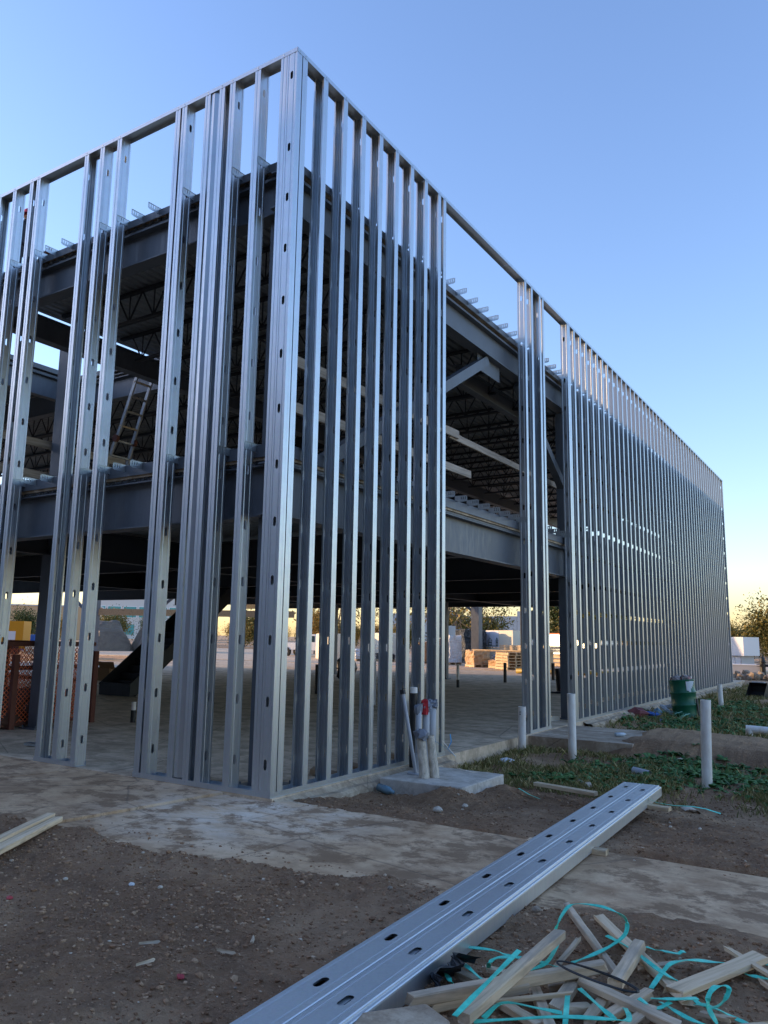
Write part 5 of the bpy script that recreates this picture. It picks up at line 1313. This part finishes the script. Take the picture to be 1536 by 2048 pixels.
# ------------------------------------------------------------------ stones and small bits
def stone(x, y, r, m, label, seed, group=None):
    b = MB(); rr = random.Random(seed); vs, fs = ICO2
    b.add([tuple(q[i] * r * (1, .8, .65)[i] * rr.uniform(.85, 1.12) for i in range(3)) for q in vs], fs)
    z = max(gz(x, y), -.03 if (-1.6 < y < 0.1) else -9)
    tag(b.build('stone', m, None, (x, y, z + r * .35), (0, 0, rr.random() * 6)), label, 'stone', group)
stone(3.34, -1.50, .032, STONE, 'tan stone on the walkway edge behind the scrap heap', 1)
stone(2.4, -1.62, .02, STONE, 'small brown stone left of the stud bundle', 2)
stone(1.35, .95, .05, PALESTONE, 'flat grey stone in the soil above the walkway', 3)
stone(1.45, 1.35, .04, PALESTONE, 'pale stone in the soil in front of the pad mound', 4)
stone(2.05, 3.45, .06, PALESTONE, 'pale stone in weeds beside the bundle end', 5)
stone(1.9, 3.6, .05, STONE, 'tan stone in weeds left of the pale one', 6)
stone(2.5, 6.3, .07, PALESTONE, 'pale stone by the dirt track', 7)
stone(1.9, 11.8, .16, STONE, 'large tan stone in the grass before the drum', 8)
for k in range(16):
    x = random.uniform(-.8, 4.6); y = random.choice([random.uniform(-3.6, -1.75), random.uniform(.35, 2.6)])
    stone(x, y, random.uniform(.008, .02), PALESTONE if random.random() < .6 else STONE, 'small pale stone scattered on the dark soil', 100 + k, 'small stones on the soil')
for k, (x, y, c_, lab) in enumerate(((.55, -3.05, (.45, .05, .05), 'small red scrap on the soil at left'), (2.3, -3.3, (.35, .03, .04), 'tiny dark red scrap left of the bundle'), (.6, -3.35, (.5, .5, .52), 'small white scrap on the soil at the left edge'), (1.0, -2.5, (.62, .62, .58), 'white paper scrap in the middle of the soil'))):
    crumple('scrap', lab, (x, y, None), (.025, .02, .012), mk('scrap_colour', c_, .6), 60 + k, 'scrap')
for k, (x, y, a_) in enumerate(((1.85, -3.1, .9), (2.25, -2.75, 2.2), (2.25, -2.95, .2), (2.05, -3.3, 1.4), (.9, -3.5, 2.8))):
    b = MB(); b.add([(-.05, -.008, 0), (.045, -.012, .006), (.06, .0, .012), (-.04, .01, .004), (-.05, -.006, .012), (.05, .002, .018)], [(0, 1, 2, 3), (0, 4, 5, 1), (3, 2, 5, 4), (1, 5, 2), (0, 3, 4)])
    tag(b.build('wood_splinter', WOODW, None, (x, y, gz(x, y) + .008), (0, .1, a_)), 'brown wood splinter on the dark soil', 'splinter', 'wood splinters on the soil')
# clods and gravel
b = MB(); V = []; Fc = []
base_v = np.array(ICO[0]) ; base_f = np.array(ICO[1])
N = 46000
xs = rng.uniform(-1.3, 5.2, N * 2); ys = np.where(rng.random(N * 2) < .62, rng.uniform(-4.2, -1.3, N * 2), rng.uniform(.0, 4.5, N * 2))
dw = np.maximum(ys - .15, lower_edge(xs) - ys)
dens = fbm(xs * 1.6, ys * 1.6, 91, 3) + .5
keep = (rng.random(N * 2) < np.clip(dens * 1.1, .05, 1)) & ((dw > .0) | (rng.random(N * 2) < np.where(dw > -.22, .14, .03))) & ~((xs < .12) & (ys > -.1))
xs, ys = xs[keep][:N], ys[keep][:N]
zs = np.maximum(ground_z(xs, ys), np.where((ys < .1) & (ys > lower_edge(xs)), -.03, -9))
rs = np.minimum(.0025 + rng.exponential(.0038, len(xs)), .024)
allv = []
for x, y, z, r_ in zip(xs, ys, zs, rs):
    q = base_v * (rng.uniform(.6, 1.25, (len(base_v), 1)) * r_) * np.array([1, rng.uniform(.6, 1), rng.uniform(.45, .8)])
    allv.append(q + [x, y, z + r_ * .12])
allv = np.concatenate(allv); nf = len(base_f)
allf = (np.tile(base_f, (len(xs), 1)) + np.repeat(np.arange(len(xs)) * len(base_v), nf)[:, None])
me = bpy.data.meshes.new('gravel'); me.from_pydata(allv.tolist(), [], allf.tolist()); me.materials.append(CLOD)
o = place('gravel', me, kind='stuff'); o['label'] = 'loose clods and gravel on the dark soil'; o['category'] = 'gravel'
# grass
def grass(name, n, region, hgt, mat, label, wid=.004, thr=.0, seed=5):
    r_ = np.random.default_rng(seed); x = r_.uniform(region[0], region[1], n * 3); y = r_.uniform(region[2], region[3], n * 3)
    d = fbm(x * .9, y * .9, seed, 3) + .25 * fbm(x * 4, y * 4, seed + 5, 2)
    k = (d > thr + r_.normal(0, .05, len(x))) & (x > .10) & ~((x < 1.4) & (y < 2.9)) & ~((x < 1.85) & (y > 6.4) & (y < 8.75)) & ~((x > 1.4) & (y > 6.3) & (y < 9.0) & (r_.random(len(x)) < .85))
    x, y = x[k][:n], y[k][:n]; z = ground_z(x, y); m = len(x)
    a_ = r_.uniform(0, 6.28, m); h_ = hgt * r_.uniform(.4, 1.3, m); ln = r_.uniform(.2, 1.0, m) * h_; w_ = wid * (1 + y * .12)
    cx_, sx_ = np.cos(a_), np.sin(a_); b_ = r_.uniform(0, 6.28, m)
    V = np.stack([np.stack([x - cx_ * w_, y - sx_ * w_, z], 1), np.stack([x + cx_ * w_, y + sx_ * w_, z], 1), np.stack([x + np.cos(b_) * ln * .4 + cx_ * w_ * .7, y + np.sin(b_) * ln * .4 + sx_ * w_ * .7, z + h_ * .6], 1), np.stack([x + np.cos(b_) * ln, y + np.sin(b_) * ln, z + h_], 1)], 1).reshape(-1, 3)
    F_ = np.stack([np.arange(m) * 4 + i for i in range(4)], 1)
    me = bpy.data.meshes.new(name); me.from_pydata(V.tolist(), [], F_.tolist()); me.materials.append(mat)
    o = place(name, me, kind='stuff'); o['label'] = label; o['category'] = 'grass'; return o
grass('grass', 26000, (.1, 7, 2.9, 6.4), .07, LEAF_GRASS, 'thin dry grass between the right wall and the soil', thr=-.06, seed=5)
grass('grass', 30000, (.1, 9, 8.7, 30), .11, LEAF_GRASS, 'grass along the foot of the far stud wall', thr=-.10, seed=6, wid=.004)
grass('tall_grass', 1500, (.3, 7, 9.2, 24), .17, LEAF_GRASS, 'taller grass tufts in patches along the far stud wall', thr=.10, seed=9, wid=.004)
grass('tall_grass', 500, (.2, 5.5, 3.2, 6.3), .11, LEAF_GRASS, 'taller dry grass tufts around the short white pipe', thr=.08, seed=15, wid=.003)
def weeds(n, spots, label, seed, size):
    r_ = random.Random(seed); b = MB()
    for k in range(n):
        sx_, sy_, rad = r_.choice(spots); x = r_.gauss(sx_, rad); y = r_.gauss(sy_, rad * .8)
        if x < .15 or (x < 1.35 and y < 2.9) or (x < 1.9 and 6.35 < y < 8.8): continue
        z = gz(x, y); nl = r_.randint(4, 7); s_ = size * r_.uniform(.6, 1.3)
        for q in range(nl):
            a_ = r_.uniform(0, 6.28); el_ = r_.uniform(.15, .9); d = Vector((math.cos(a_) * math.cos(el_), math.sin(a_) * math.cos(el_), math.sin(el_))); sd_ = Vector((-math.sin(a_), math.cos(a_), 0)); nn = sd_.cross(d)
            c0 = Vector((x, y, z)); L = s_ * r_.uniform(.7, 1.3); W = L * r_.uniform(.25, .42)
            pts = [c0, c0 + d * L * .3 + sd_ * W * .6, c0 + d * L * .3 - sd_ * W * .6, c0 + d * L * .4 - nn * W * .12, c0 + d * L * .68 + sd_ * W * .75 - Vector((0, 0, L * .06)), c0 + d * L * .68 - sd_ * W * .75 - Vector((0, 0, L * .06)), c0 + d * L * .75 - nn * W * .16 - Vector((0, 0, L * .09)), c0 + d * L - Vector((0, 0, L * .3))]
            b.add(pts, [(0, 1, 3), (0, 3, 2), (1, 4, 6, 3), (3, 6, 5, 2), (4, 7, 6), (6, 7, 5)])
    o = b.build('weeds', LEAF_WEED, kind='stuff'); o['label'] = label; o['category'] = 'weeds'
weeds(760, [(1.75, 4.9, .28), (2.2, 5.5, .45), (2.7, 5.2, .4), (3.3, 5.3, .5), (1.9, 3.9, .3), (2.6, 4.2, .35), (3.8, 4.9, .5), (4.5, 4.6, .4), (1.5, 3.7, .2), (3.0, 6.0, .4), (2.4, 6.2, .3)], 'low broad leaved green weeds around the white pipes', 3, .11)
weeds(800, [(1.8, 10.8, .7), (2.6, 11.5, .8), (3.4, 11, .8), (1.2, 12.2, .6), (2.0, 14, .9), (3.2, 13.5, 1), (2.3, 17, 1.2), (1.6, 16.6, .4), (1.3, 18.5, .8)], 'leafy green weeds around the drum', 4, .16)
